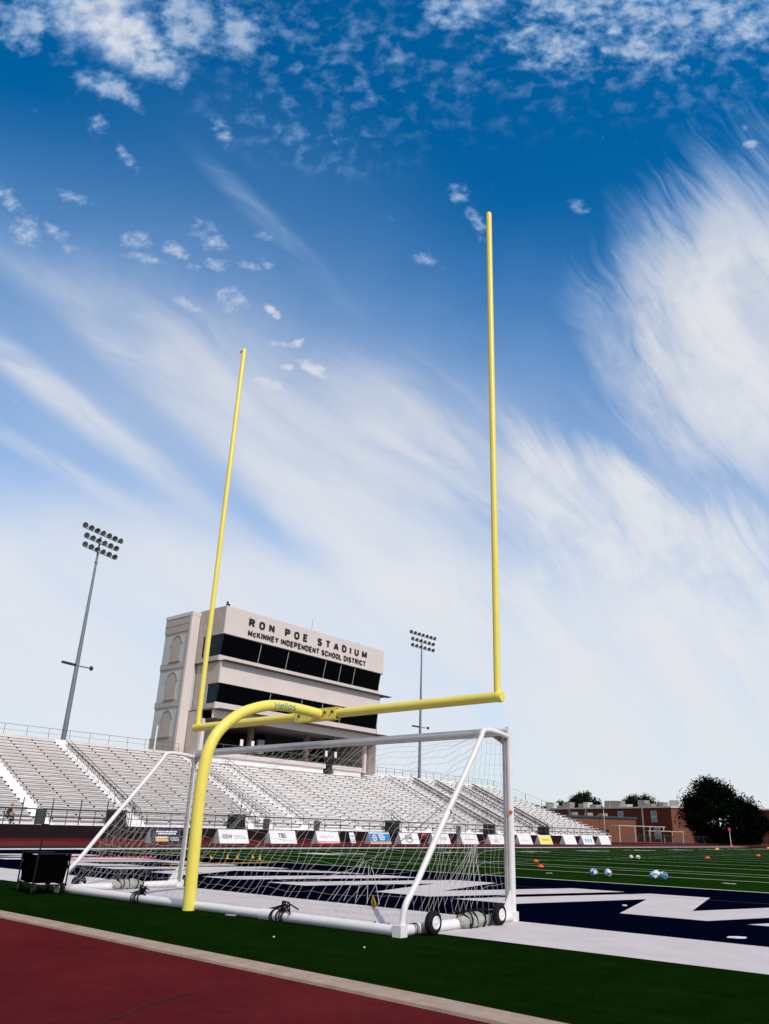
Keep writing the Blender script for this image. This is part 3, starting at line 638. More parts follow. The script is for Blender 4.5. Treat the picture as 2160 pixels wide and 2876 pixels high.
for s_ in (1, -1):                                         # side panels
    def topz(y):
        P = [(YF, 2.42), (-.66, 2.40), (-1.05, 1.90), (-1.6, 1.2), (-2.1, .56), (-2.36, .15)]
        for (a, b), (c, d) in zip(P[:-1], P[1:]):
            if y >= c: return b+(d-b)*(a-y)/(a-c)
        return .15
    ny = 18; nz = 18
    def sp(i, j):
        y = YF-.03-(2.30)*i/ny; zt = topz(y); z = zt - j*.14
        if z < .12: z = .12
        kk = math.sin(math.pi*min(1, max(0, (zt-z)/max(zt-.1, .2))))
        return Vector((s_*(GX-.03)+(-s_*.12*kk*(.5+mnoise.noise(Vector((y*2, z*2, 8+s_))))), y+.05*kk*mnoise.noise(Vector((y*3, z*3, 1))), z+.03*kk*mnoise.noise(Vector((y*4, z*3, 6)))))
    G = [[sp(i, j) for j in range(nz)] for i in range(ny+1)]
    for i in range(ny+1):
        c = [p for k_, p in enumerate(G[i]) if k_ == 0 or p.z > .121 or G[i][k_-1].z > .121]
        if len(c) > 1: nb.tube(c, .0019, 3, cap=False)
    for j in range(nz):
        c = [G[i][j] for i in range(ny+1) if G[i][j].z > .125]
        if len(c) > 1: nb.tube(c, .0019, 3, cap=False)
sgp(nb, 'net', M_cord, False)
# gathered loose cords hanging inside the goal, with the long slack rope from the right frame
lc = MB()
lc.tube(smoothpath([(GX-.03, -1.38, 1.50), (2.9, -1.3, 1.02), (2.2, -1.2, .72), (1.5, -1.1, .50), (1.0, -1.25, .42)]), .006, 5)
for k in range(5):
    x = 1.75+.05*k; lc.tube(smoothpath([(x, -.9, .72-.03*k), (x+.08*(k-2), -1.0, .45), (x+.17*(k-2), -1.1, .16)]), .0045, 4)
for k in range(6): lc.tube(smoothpath([(3.35, -.35, .95), (3.3+.05*(k-3), -.4, .70), (3.28+.12*(k-3), -.45, .38)]), .0045, 4)
sgp(lc, 'slack_cord', M_cord, False)
# velcro straps on bars
def coil(mb, c, ax, r_, n=4, pitch=.05, w_=.012, seed=1):
    rnd = random.Random(seed); c = Vector(c); ax = Vector(ax)
    o1 = ax.orthogonal().normalized(); o2 = ax.cross(o1)
    for k in range(n):
        cc = c+ax*(k*pitch+rnd.uniform(-.012, .012)); tilt = rnd.uniform(-.35, .35); P = []
        for j in range(14):
            a = 2*math.pi*j/14; P.append(cc+(o1*math.cos(a)+o2*math.sin(a))*r_+ax*tilt*r_*math.cos(a+k))
        mb.tube(P, w_*rnd.uniform(.6, 1.1), 5, closed=True)
st = MB()
for (x, n_, sd_) in ((1.66, 5, 2), (-1.45, 4, 3)):
    coil(st, (x, YR, rb), (1, 0, 0), rb+.018, n_, .055, .013, sd_)
    rnd = random.Random(sd_)
    for k in range(5):
        a = Vector((x+.12+.02*k, YR, .12)); st.tube(smoothpath([a, a+Vector((rnd.uniform(-.05, .12), rnd.uniform(-.08, .05), rnd.uniform(.06, .14))), a+Vector((rnd.uniform(.05, .26), rnd.uniform(-.1, .02), rnd.uniform(-.02, .08)))]), .009, 5)
    st.tube(smoothpath([(x+.2, YR, .20), (x+.02, YR+.02, .15), (x-.12, YR+.03, .12), (x-.2, YR-.03, .09)]), .016, 5)
    st.sphere((x+.16, YR-.01, .145), .035, 8)
    sgp(st, 'tie_strap', M_strap, False); st = MB()
coil(st, (GX, -2.20, rb), (0, 1, 0), rb+.006, 4, .03, .005, 5); sgp(st, 'tie_strap', M_strap, False); st = MB()
coil(st, (GX, -1.49, 1.34), Vector((0, .64, .77)).normalized(), .040, 2, .014, .006, 4)
sgp(st, 'tie_strap', M_strap, False)
# wheels
def wheel(mb, hub, c, axis, rad, wid):
    q = Vector(axis).to_track_quat('Z', 'Y').to_matrix().to_4x4(); q.translation = Vector(c)
    mb.lathe([(rad*.50, -wid*.5), (rad*.82, -wid*.5), (rad*.95, -wid*.36), (rad, 0), (rad*.95, wid*.36), (rad*.82, wid*.5), (rad*.50, wid*.5)], q, 28)
    hub.lathe([(rad*.50, -wid*.45), (rad*.55, wid*.53), (rad*.47, wid*.60), (rad*.42, wid*.53), (rad*.2, wid*.52), (rad*.15, wid*.58), (rad*.10, wid*.60)], q, 24)
for (x, y) in ((GX+.15, -1.99), (GX+.15, -.60), (-GX-.13, -2.0)):
    wm = MB(); hm = MB(); wheel(wm, hm, (x, y, .129), (1 if x > 0 else -1, 0, 0), .128, .085)
    wo_ = sgp(wm, 'wheel', M_black); h = hm.build('hub', M_white, wo_, True); 
    h.location = (0, 0, 0)
for y in (-1.99, -.60): sgp(MB().bar((GX, y, .10), (GX+.12, y, .13), .035).bar((GX-.02, y+.12, .10), (GX+.06, y, .13), .03), 'axle_bracket', M_white, False)
sgp(MB().bar((-GX, -2.0, .11), (-GX-.12, -2.0, .13), .035), 'axle_bracket', M_white, False)
# anchor bags strapped to the base (they rest on the frame)
def anchor_bag(x, y, L, lab, seed):
    o = empty('anchor_bag', (x, y, 0), lab, 'sandbag', 'canvas anchor bags strapped over the soccer goal base')
    b = MB(); k = 12; n = 14; vs = []; rnd = random.Random(seed)
    for i in range(k+1):
        t = i/k; yy = y-L/2+L*t; e = math.sin(math.pi*min(.97, max(.03, t)))**.35
        for j in range(n):
            a = 2*math.pi*j/n; rr = (.098+.022*mnoise.noise(Vector((i*.6, j*.9, seed))))*e
            vs.append((x+.02+rr*1.25*math.cos(a), yy+.02*mnoise.noise(Vector((j, i, 1))), max(.006, .075+rr*math.sin(a))))
    fs = [(i*n+j, (i+1)*n+j, (i+1)*n+(j+1) % n, i*n+(j+1) % n) for i in range(k) for j in range(n)]
    fs += [tuple(reversed(range(n))), tuple(k*n+j for j in range(n))]
    b.add(vs, fs); at_world(b.build('canvas_body', M_canvas, o, True), o)
    s2 = MB()
    for q in (.25, .45, .68, .88): coil(s2, (x+.02, y-L/2+L*q, .08), (0, 1, 0), .118, 1, .02, .011, seed+int(q*10))
    s2.tube(smoothpath([(x-.10, y-L*.5, .16), (x-.02, y-L*.42, .19), (x+.10, y-L*.30, .12), (x+.12, y-L*.28, .03)]), .012, 5)
    at_world(s2.build('strap', M_strap, o), o)
    return o
anchor_bag(GX, -1.02, .62, 'grey canvas anchor bag strapped between the two wheels at the near end of the goal', 11)
anchor_bag(-GX, -1.15, .62, 'grey canvas anchor bag strapped on the far side base bar of the goal', 17)
wt = MB(); q = Matrix.Translation((3.23, YR+.10, .30)) @ Matrix.Rotation(R(-28), 4, 'Z') @ Matrix.Rotation(R(8), 4, 'X')
wt.prism([(0, -.085), (.085, 0), (0, .085), (-.085, 0)], lambda a, b: q @ Vector((a, 0, b)), lambda a, b: q @ Vector((a, .004, b)), 0)
wt.prism([(-.02, -.04), (.02, -.04), (.025, .0), (0, .045), (-.025, 0)], lambda a, b: q @ Vector((a, -.003, b)), lambda a, b: q @ Vector((a, -.0015, b)), 1)
sgp(wt, 'warning_tag', [M_amber, M_dark], False)

# ------------------------------------------------------------------ wagon
wg = empty('folding_wagon', (-3.80, -2.69, 0), 'black folding utility wagon with upright handle on the grass left of the goal', 'wagon', rz=R(-10.6))
b = MB()
L2, W2 = .44, .235
def ring(z, k): return [(-L2*k, -W2*k, z), (L2*k, -W2*k, z), (L2*k, W2*k, z), (-L2*k, W2*k, z)]
v0 = ring(.17, .93); v1 = ring(.40, 1.0); v2 = ring(.57, 1.0)
b.add(v0+v1+v2, [(3, 2, 1, 0)]+[(i, (i+1) % 4, 4+(i+1) % 4, 4+i) for i in range(4)]+[(4+i, 4+(i+1) % 4, 8+(i+1) % 4, 8+i) for i in range(4)])
b.prism([(-L2, .50), (L2, .50), (L2, .60), (L2*.6, .585), (0, .60), (-.12, .625), (-.22, .59), (-L2*.85, .60), (-L2, .63)], lambda a, c: Vector((a, -W2-.012, c)), lambda a, c: Vector((a, -W2, c)))
b.prism([(-L2, .50), (L2, .50), (L2, .62), (L2*.7, .585), (0, .60), (-.2, .62), (-L2, .61)], lambda a, c: Vector((a, W2, c)), lambda a, c: Vector((a, W2+.012, c)))
M_blackf = mat('black_fabric', (.0016, .0016, .002), 1.0, spec=.0)
b.build('fabric_tub', M_blackf, wg)
f_ = MB()
for sx_ in (-1, 1):
    for sy_ in (-1, 1):
        f_.tube([(sx_*L2*.98, sy_*(W2+.02), .12), (sx_*L2*1.02, sy_*(W2+.02), .62)], .013, 8)
    f_.tube([(sx_*L2, -W2-.02, .61), (sx_*L2, W2+.02, .61)], .013, 8); f_.tube([(sx_*L2, -W2, .14), (sx_*L2, W2, .14)], .013, 8)
for sy_ in (-1, 1): f_.tube([(-L2, sy_*W2, .15), (L2, sy_*W2, .15)], .013, 8); f_.tube([(-L2, sy_*(W2+.01), .16), (L2, sy_*(W2+.01), .58)], .008, 6)
f_.build('frame', M_black, wg, True)
for sx_ in (-1, 1):
    for sy_ in (-1, 1):
        w1 = MB(); h1 = MB(); wheel(w1, h1, (sx_*.40, sy_*.225, .085), (0, sy_, 0), .085, .045)
        wq = w1.build('wheel', M_black, wg, True); h1.build('hub', M_dark, wq, True)
hd = MB(); hd.tube([(-.46, 0, .15), (-.45, .01, .62), (-.44, .02, .97)], .013, 8)
hd.tube(smoothpath([(-.44, .02, .965), (-.44, -.05, .985), (-.44, -.06, 1.03), (-.44, -.02, 1.055), (-.44, .06, 1.055), (-.44, .10, 1.03), (-.44, .09, .985), (-.44, .02, .965)]), .015, 8)
hd.build('pull_handle', M_black, wg, True)

# ------------------------------------------------------------------ balls, cones
def ball_mat(name, c1, c2, c3, sc):
    def f(X, b, geo):
        t = X.n('ShaderNodeTexCoord').outputs['Object']
        v = X.n('ShaderNodeTexVoronoi'); v.inputs['Scale'].default_value = sc; X.put(v.inputs['Vector'], t)
        sepc = X.n('ShaderNodeSeparateColor'); X.put(sepc.inputs[0], v.outputs['Color'])
        c = X.mixc(X.smooth(sepc.outputs[0], .50, .54), tuple(c1)+(1,), tuple(c2)+(1,))
        X.put(b.inputs['Base Color'], X.mixc(X.smooth(sepc.outputs[1], .76, .79), c, tuple(c3)+(1,)))
    return mat(name, c1, .35, spec=.4, fn=f)
MBALL = [ball_mat('ball_teal_white', (.75, .78, .8), (.05, .36, .48), (.10, .10, .28), 11), ball_mat('ball_white_violet', (.78, .76, .82), (.35, .33, .50), (.14, .12, .22), 12), ball_mat('ball_white_brown', (.78, .76, .74), (.75, .73, .7), (.14, .08, .05), 15)]
def ball(x, y, mi, lab, grp, rz=0):
    s_ = MB(); s_.sphere((0, 0, 0), .11, 20)
    o = s_.build('soccer_ball', MBALL[mi], None, True, (x, y, .113)); o.rotation_euler = (rz, rz*.7, rz*1.3); tag(o, lab, 'ball', grp)
gB = 'soccer balls resting on the green field'
ball(-.79, 11.81, 0, 'teal and white soccer ball, leftmost of the nearer balls', gB, .4)
ball(-.33, 11.75, 1, 'white and violet-grey soccer ball, alone right of the leftmost one', gB, 1.4)
ball(.97, 11.77, 0, 'mostly white soccer ball at the left of the touching trio', gB, 2.2)
ball(.76, 12.55, 0, 'teal soccer ball peeping from behind the touching pair', gB, 3.9)
ball(1.22, 11.86, 0, 'teal-patched soccer ball at the right of the touching trio', gB, 5.1)
ball(-6.93, 28.8, 2, 'white spotted soccer ball far off, left of the distant pair', gB, .3)
ball(-6.66, 29.0, 2, 'white spotted soccer ball far off, right of the distant pair', gB, 1.9)
def disc(x, y, m_, lab, grp='disc cones set out on the field', name='disc_cone', k=1.0):
    s_ = MB(); s_.lathe([(.10*k, 0), (.095*k, .012), (.06*k, .055*k), (.028*k, .065*k), (.026*k, .05*k)], Matrix.Identity(4), 16)
    tag(s_.build(name, m_, None, True, (x, y, .006)), lab, 'cone', grp)
disc(-7.5, 20.3, M_orange, 'orange disc cone on the field, farther of the two beside the goal post', k=1.25)
disc(-4.74, 15.78, M_orange, 'orange disc cone on the field, nearer of the two beside the goal post', k=1.2)
disc(-6.03, 37.5, M_orange, 'orange disc cone in mid field below the big dark tree', k=1.5)
disc(-6.42, 49.3, M_orange, 'orange disc cone near the right edge of the photo', k=1.6)
disc(-17.63, 75.9, M_amber, 'yellow disc cone below the red-topped marker pole', k=2.3)
disc(-18.9, 100.4, M_amber, 'yellow disc cone at the right edge by the far touchline', k=2.3)
rowlab = 'small red disc cone, one of the straight row far behind the net'
for k in range(22):
    disc(-15.95+.009*k, 3.9+.168*k, M_pink, rowlab, 'row of red disc cones in the end zone', k=.62)
for k, (x, y) in enumerate(((-13.27, 8.02), (-13.64, 8.98), (-14.18, 9.88), (-13.3, 9.9), (-12.6, 9.6))):
    s_ = MB(); s_.lathe([(.06, 0), (.06, .01), (.035, .015), (.014, .15), (.010, .16)], Matrix.Rotation(R(34*((k % 3)-1)), 4, 'Y'), 12)
    tag(s_.build('traffic_cone', M_amber, None, True, (x, y, .02)), ['amber training cone on the navy turf, first from the yellow post', 'amber training cone at the goal line, second from the yellow post', 'amber training cone just past the goal line, leaning, third from the yellow post', 'amber training cone on the green, fourth from the yellow post', 'amber training cone on the green, last one right of the yellow post'][k], 'cone', 'amber training cones behind the net')
# agility ladder / straps on the turf
ld = MB()
for s_ in (0, .45): ld.box(-11.2+s_, 4.6, .010, -11.14+s_, 8.6, .022)
for k in range(12): ld.box(-11.14, 4.7+k*.34, .011, -10.75, 4.76+k*.34, .024)
tag(ld.build('agility_ladder', mat('ladder_webbing', (.42, .27, .07), .8, var=.3, vscale=6)), 'tan and yellow agility ladder laid flat on the navy end zone behind the yellow post', 'ladder')
# marker pole
mp = empty('marker_pole', (-36.3, 143.3, 0), 'white marker pole with orange base and red top before the dark tree', 'pole')
mp.location = (-30.8, 124.6, 0)
MB().tube([(0, 0, .3), (.0, 0, 2.2)], .05, 8).build('pole', M_white, mp, True)
MB().lathe([(.28, 0), (.26, .05), (.17, .07), (.05, .6)], Matrix.Identity(4), 12).build('base_cone', M_orange, mp, True)
MB().tube([(0, 0, 2.15), (0, 0, 2.5), (0, 0, 2.75)], [.14, .2, .1], 10).build('red_top', M_pink, mp, True)

# ------------------------------------------------------------------ A-frame boards
def board(y0, w_, lab, art, m_front=M_paper, hh=.92, x0=-35.7, side=None):
    o = empty('advertising_board', (x0, y0+w_/2, 0), lab, 'sign board', 'A-frame advertising boards lined along the track')
    xt, xb_ = -.38, -.80
    def front(a, b_): return Vector((xt*b_/hh, a, b_))
    p = MB(); p.add([(0, -w_/2, 0), (0, w_/2, 0), (xt, w_/2, hh), (xt, -w_/2, hh), (-.012, -w_/2, 0), (-.012, w_/2, 0), (xt-.012, w_/2, hh), (xt-.012, -w_/2, hh)],
                    [(0, 1, 2, 3), (7, 6, 5, 4), (0, 4, 5, 1), (1, 5, 6, 2), (2, 6, 7, 3), (3, 7, 4, 0)])
    p.build('front_panel', m_front, o)
    p = MB(); p.add([(xb_, -w_/2, 0), (xb_, w_/2, 0), (xt-.015, w_/2, hh-.004), (xt-.015, -w_/2, hh-.004), (xb_-.012, -w_/2, 0), (xb_-.012, w_/2, 0), (xt-.027, w_/2, hh-.004), (xt-.027, -w_/2, hh-.004)],
                    [(0, 1, 2, 3), (7, 6, 5, 4), (0, 4, 5, 1), (1, 5, 6, 2), (2, 6, 7, 3), (3, 7, 4, 0)])
    p.build('rear_panel', m_front, o)
    p = MB(); p.add([(-.02, -w_/2+.01, .0), (xb_+.01, -w_/2+.01, 0), (xt-.01, -w_/2+.01, hh-.03)], [(0, 1, 2)]); p.add([(-.02, -w_/2+.004, .0), (xb_+.01, -w_/2+.004, 0), (xt-.01, -w_/2+.004, hh-.03)], [(2, 1, 0)])
    p.build('side_gusset', side or M_boardside, o, fixn=False)
    if art:
        a_ = MB(); mats = art(a_, w_, hh); 
        sl = math.atan2(-xt, hh); Tm = Matrix(((0, -math.sin(sl), math.cos(sl), .003), (1, 0, 0, -w_/2), (0, math.cos(sl), math.sin(sl), 0), (0, 0, 0, 1)))
        a_.v = [tuple(Tm @ Vector(v)) for v in a_.v]
        a_.build('printing', mats, o, fixn=False)
def flat(mb, x0, y0, x1, y1, mi=0, z=.003): mb.add([(x0, y0, z), (x1, y0, z), (x1, y1, z), (x0, y1, z)], [(0, 1, 2, 3)], mi)
def T(mb, s_, x, y, w_, h, mi=0, bold=0.0, z=.002): text_into(mb, s_, (x, y, z), (1, 0, 0), (0, 1, 0), w_, h, .002, mi, bold=bold+.025)
def dashes(mb, x, y, w_, h, mi, seed, z=.003):
    rnd = random.Random(seed); a = x
    while a < x+w_: l = rnd.uniform(.04, .12); flat(mb, a, y+rnd.uniform(-.01, .0), min(a+l, x+w_), y+h*rnd.uniform(.7, 1.1), mi, z); a += l+rnd.uniform(.015, .04)
inkb = mat('ink_black', (.02, .02, .025), .6); inkg = mat('ink_grey', (.38, .38, .42), .6); inkp = mat('ink_pink', (.75, .42, .45), .6); inkr = mat('ink_red', (.70, .06, .05), .6)
inkbl = mat('ink_blue', (.02, .22, .50), .6); inkw = mat('ink_white', (.85, .85, .87), .6); inky = mat('ink_yellow', (.85, .55, .03), .6); inkn = mat('ink_navy', (.015, .015, .045), .6)
inkt = mat('ink_teal', (.03, .36, .46), .6); inky2 = mat('ink_pale_yellow', (.85, .70, .20), .6); inko = mat('ink_orange', (.80, .30, .12), .6)
def a_navy(m, w, h):
    dashes(m, .45, .72, 1.6, .09, 1, 1); dashes(m, .55, .58, 1.4, .09, 1, 2); dashes(m, .35, .33, .95, .11, 1, 3); flat(m, .35, .12, 1.3, .29, 0); dashes(m, .40, .15, .85, .10, 2, 7, .005); dashes(m, 1.5, .36, .6, .04, 1, 4); dashes(m, 1.45, .26, .7, .04, 1, 5); dashes(m, 1.5, .17, .6, .04, 1, 6); return [inky, inkw, inko]
def a_odh(m, w, h): T(m, 'O', .30, .34, .28, .30, 0); T(m, 'D', .62, .34, .22, .30, 0); T(m, 'H', .90, .34, .22, .30, 0); dashes(m, 1.32, .49, 1.0, .05, 1, 8); dashes(m, 1.32, .35, 1.05, .06, 1, 9); return [inkb, inkg]
def a_tbs(m, w, h): T(m, 'TBS', .85, .42, .75, .36, 0); dashes(m, .9, .26, .7, .04, 1, 10); return [inkb, inkg]
def a_red(m, w, h): flat(m, 0, 0, w, .17, 1); dashes(m, .1, .06, w-.2, .05, 2, 11, .005); T(m, 'HIS', .45, .45, .55, .22, 0); dashes(m, 1.1, .50, .9, .14, 3, 12); return [inkp, inkr, inkw, mat('ink_faint', (.62, .60, .64), .6)]
def a_box(m, w, h): flat(m, .03, .05, w-.03, h-.05, 0); flat(m, .12, .62, .55, .70, 1, .005); flat(m, .2, .52, .6, .58, 1, .005); [flat(m, .10+.18*k, .10, .20+.18*k, .38, 2+(k == 1), .005) for k in range(3)]; return [inkw, inkbl, inkr, inkbl]
def a_cola(m, w, h):
    flat(m, .02, .20, w-.02, h-.03, 0); flat(m, .02, .03, w-.02, .19, 4)
    def disk(cx, cy, r_, mi, z, n=24): m.add([(cx+r_*math.cos(6.2832*k/n), cy+r_*math.sin(6.2832*k/n), z) for k in range(n)], [tuple(range(n))], mi)
    disk(.62, .52, .27, 1, .006); disk(.62, .52, .20, 2, .008)
    m.add([(.62+.2*math.cos(math.pi*k/12), .52+.2*math.sin(math.pi*k/12), .010) for k in range(13)], [tuple(range(13))], 3); flat(m, .44, .49, .80, .55, 1, .012)
    dashes(m, 1.15, .70, .75, .12, 1, 13, .006); dashes(m, 1.2, .50, .8, .14, 1, 14, .006); dashes(m, 1.3, .34, .6, .10, 1, 15, .006); return [inkbl, inkw, inkbl, inkr, inko]
def a_uwm(m, w, h):
    m.add([(.78, .82, .003), (1.72, .82, .003), (1.76, .26, .003), (1.25, .10, .003), (.74, .26, .003)], [(0, 4, 3, 2, 1)], 0)
    m.add([(.86, .76, .005), (1.64, .76, .005), (1.67, .31, .005), (1.25, .18, .005), (.83, .31, .005)], [(0, 4, 3, 2, 1)], 1); T(m, 'UWM', .90, .38, .70, .30, 2, .01, .006); return [inkn, inkw, inkb]
def a_jans(m, w, h): T(m, 'JANS', 1.15, .33, 1.1, .33, 0); return [inkg]
def a_lf(m, w, h): dashes(m, .45, .42, 1.9, .10, 0, 16); flat(m, 1.42, .32, 1.46, .62, 0); return [inkg]
def a_arr(m, w, h): m.add([(1.2, .80, .003), (1.75, .62, .003), (1.45, .66, .003)], [(0, 2, 1)], 0); flat(m, .80, .20, 1.55, .48, 1); dashes(m, .86, .29, .6, .10, 2, 17, .005); return [inkb, inkg, inkw]
def a_faint(m, w, h): dashes(m, .6, .40, 1.5, .12, 0, 18); return [mat('ink_faint', (.62, .60, .64), .6)]
def a_yel(m, w, h): flat(m, .02, .02, w-.02, h-.02, 0); dashes(m, .5, .45, 1.9, .14, 1, 19, .005); return [inky2, mat('ink_olive', (.35, .28, .05), .6)]
def a_ooo(m, w, h):
    for k in range(3):
        cx = .85+.72*k; m.add([(cx+.20*math.cos(6.2832*j/20), .50+.26*math.sin(6.2832*j/20), .003) for j in range(20)], [tuple(range(20))], 0)
        flat(m, cx-.012, .28, cx+.012, .72, 1, .005)
    return [inkt, inkw]
board(20.36, 2.3, 'navy A-frame board with white writing and a yellow block, first board from the left', a_navy, inkn)
board(25.81, 2.6, 'white A-frame board reading ODH just right of the yellow post', a_odh)
board(30.5, 2.65, 'white A-frame board reading TBS', a_tbs)
board(35.4, 2.55, 'white A-frame board with pink letters and a red band along its foot', a_red)
board(39.2, .66, 'narrow black-sided board with a white face and red and blue marks', a_box, mat('board_black', (.012, .012, .014), .6), .98, -35.7, mat('board_black', (.012, .012, .014), .6))
board(41.75, 2.7, 'blue A-frame board with a round red white and blue emblem', a_cola)
board(45.85, 2.7, 'white A-frame board with a dark shield reading UWM', a_uwm)
board(50.7, 2.7, 'white A-frame board reading JANS behind the near side frame of the goal', a_jans)
board(55.45, 2.85, 'white A-frame board with one thin line of grey script', a_lf)
board(60.5, 2.95, 'white A-frame board with a small black arrow over a grey block', a_arr)
board(66.35, 2.85, 'white A-frame board with faint grey writing, cut by the goal post', a_faint, hh=.95)
board(70.9, 2.95, 'yellow A-frame board with olive writing', a_yel, hh=.98)
board(76.9, 3.05, 'plain white A-frame board right after the yellow one', None, hh=1.02)
board(81.8, 3.1, 'white A-frame board with three teal ovals', a_ooo, hh=1.05)
board(86.7, 3.0, 'plain white A-frame board, last one on the right', None, hh=1.08)

# red bag on a dark cart
rc = empty('equipment_cart', (-44.5, 60.2, 0), 'dark cart heaped with a red bag between the UWM and JANS boards', 'cart')
c_ = MB(); c_.box(-.5, -.8, .28, .5, .8, .36); c_.box(-.5, -.8, .36, -.45, .8, .85); c_.box(-.45, -.8, .36, .45, -.75, .70); c_.box(-.45, .75, .36, .45, .8, .70); c_.build('bed', M_dark, rc)
b_ = MB(); b_.sphere((.1, .15, .66), .36, 14, 0, (.9, 1.4, .85)); b_.sphere((.2, -.35, .60), .24, 12, 0, (1, 1.2, .9)); b_.build('red_bag', M_red, rc, True)
for sx_ in (-.4, .4):
    for sy_ in (-.65, .65):
        w1 = MB(); h1 = MB(); wheel(w1, h1, (sx_, sy_, .14), (1, 0, 0), .14, .06); w1.build('wheel', M_black, rc, True)

# ------------------------------------------------------------------ grandstand
NR = 22; X0 = -54.4; RUN = .80; RISE = .365; Z0 = 1.13
def rx(i): return X0-RUN*i
def rz_(i): return Z0+RISE*i
secs = [(9.0, 21.9), (23.1, 30.8), (32.0, 46.4), (47.6, 51.6), (52.8, 60.4), (61.6, 74.4), (75.6, 84.0), (85.0, 90.5), (91.5, 96.5), (97.5, 102.5), (103.5, 107.7), (108.7, 118.0)]
seclab = ['bleacher section cut by the left edge of the photo, above the seated person', 'bleacher section between the white aisle and the first dark double handrail', 'wide bleacher section left of the yellow post, seen through the net',
  'narrow bleacher section just right of the yellow post, between two dark handrails', 'bleacher section right of the second dark handrail, below the press box left end', 'wide bleacher section below the middle of the press box, between two tan-stepped aisles',
  'bleacher section under the right end of the press box', 'first bleacher section right of the press box', 'bleacher section below the far floodlight mast', 'bleacher section behind the near side frame of the soccer goal', 'narrow bleacher section just left of the near goal post', 'end bleacher section right of the near goal post with a slanting end']
for si, (ya, yb) in enumerate(secs):
    t = empty('bleacher_section', (X0, (ya+yb)/2, .93), seclab[si], 'bleachers', 'sections of aluminium bleachers in the grandstand')
    def yend(i): return yb if si < 11 else 118.0+max(0, (NR-1-i))*.62
    d = MB()
    for i in range(NR):
        e = yend(i); z1 = rz_(i); zp = rz_(i-1) if i else .93
        d.add([(rx(i), ya, zp), (rx(i), e, zp), (rx(i), e, z1), (rx(i), ya, z1)], [(0, 1, 2, 3)])
        d.add([(rx(i), ya, z1), (rx(i), e, z1), (rx(i)-RUN, e, z1), (rx(i)-RUN, ya, z1)], [(0, 1, 2, 3)])
        d.add([(rx(i), e, z1), (rx(i)-RUN, e, z1), (rx(i)-RUN, e, .0), (rx(i), e, .0)], [(0, 1, 2, 3)]); d.add([(rx(i), ya, z1), (rx(i)-RUN, ya, z1), (rx(i)-RUN, ya, .0), (rx(i), ya, .0)], [(3, 2, 1, 0)])
    e = yend(NR-1); zt = rz_(NR-1)
    d.add([(rx(NR), ya, zt), (rx(NR), e, zt), (rx(NR), e, zt+.72), (rx(NR), ya, zt+.72), (rx(NR)-.06, ya, 0), (rx(NR)-.06, e, 0), (rx(NR)-.06, e, zt+.72), (rx(NR)-.06, ya, zt+.72)], [(0, 1, 2, 3), (7, 6, 5, 4), (3, 2, 6, 7)])
    at_world(d.build('deck', M_deck2 if si in (0, 1, 2) else M_deck, t, fixn=False), t)
    rnd = random.Random(si+3)
    for i in range(NR):
        e = yend(i)-.06; a = ya+.06; bb = MB(); zt = rz_(i)+.43; x1 = rx(i)-.30; n = max(1, int(round((e-a)/4.0))); 
        for k in range(n):
            s0 = a+(e-a)*k/n; s1 = a+(e-a)*(k+1)/n-.012
            dz_ = rnd.uniform(-.006, .006); bb.box(x1-.26, s0, zt-.05+dz_, x1, s1, zt+dz_, 0)
            bb.box(x1-.06, s0, zt-.105, x1-.05, s1, zt-.053, 2)  # dark strip below the bench front, drawn in place of the gap's shade
        nb_ = max(2, int(round((e-a)/2.3))+1)
        for k in range(nb_):
            y = a+.12+(e-a-.24)*k/(nb_-1)
            bb.prism([(-.035, 0), (.05, 0), (.02, -.11), (.0, -.11)], lambda p, q_, y=y: Vector((x1-.015, y+p*1.7, zt-.055+q_*1.5)), lambda p, q_, y=y: Vector((x1-.22, y+p*1.7, zt-.055+q_*1.5)), 1)
            bb.box(x1-.16, y-.02, rz_(i), x1-.11, y+.02, zt-.16, 0)
        at_world(bb.build('bench', [M_bench2 if si in (0, 1, 2) else M_bench, M_dark, mat('bench_gap_shade', (.16, .15, .155), .7)], t, fixn=False), t)
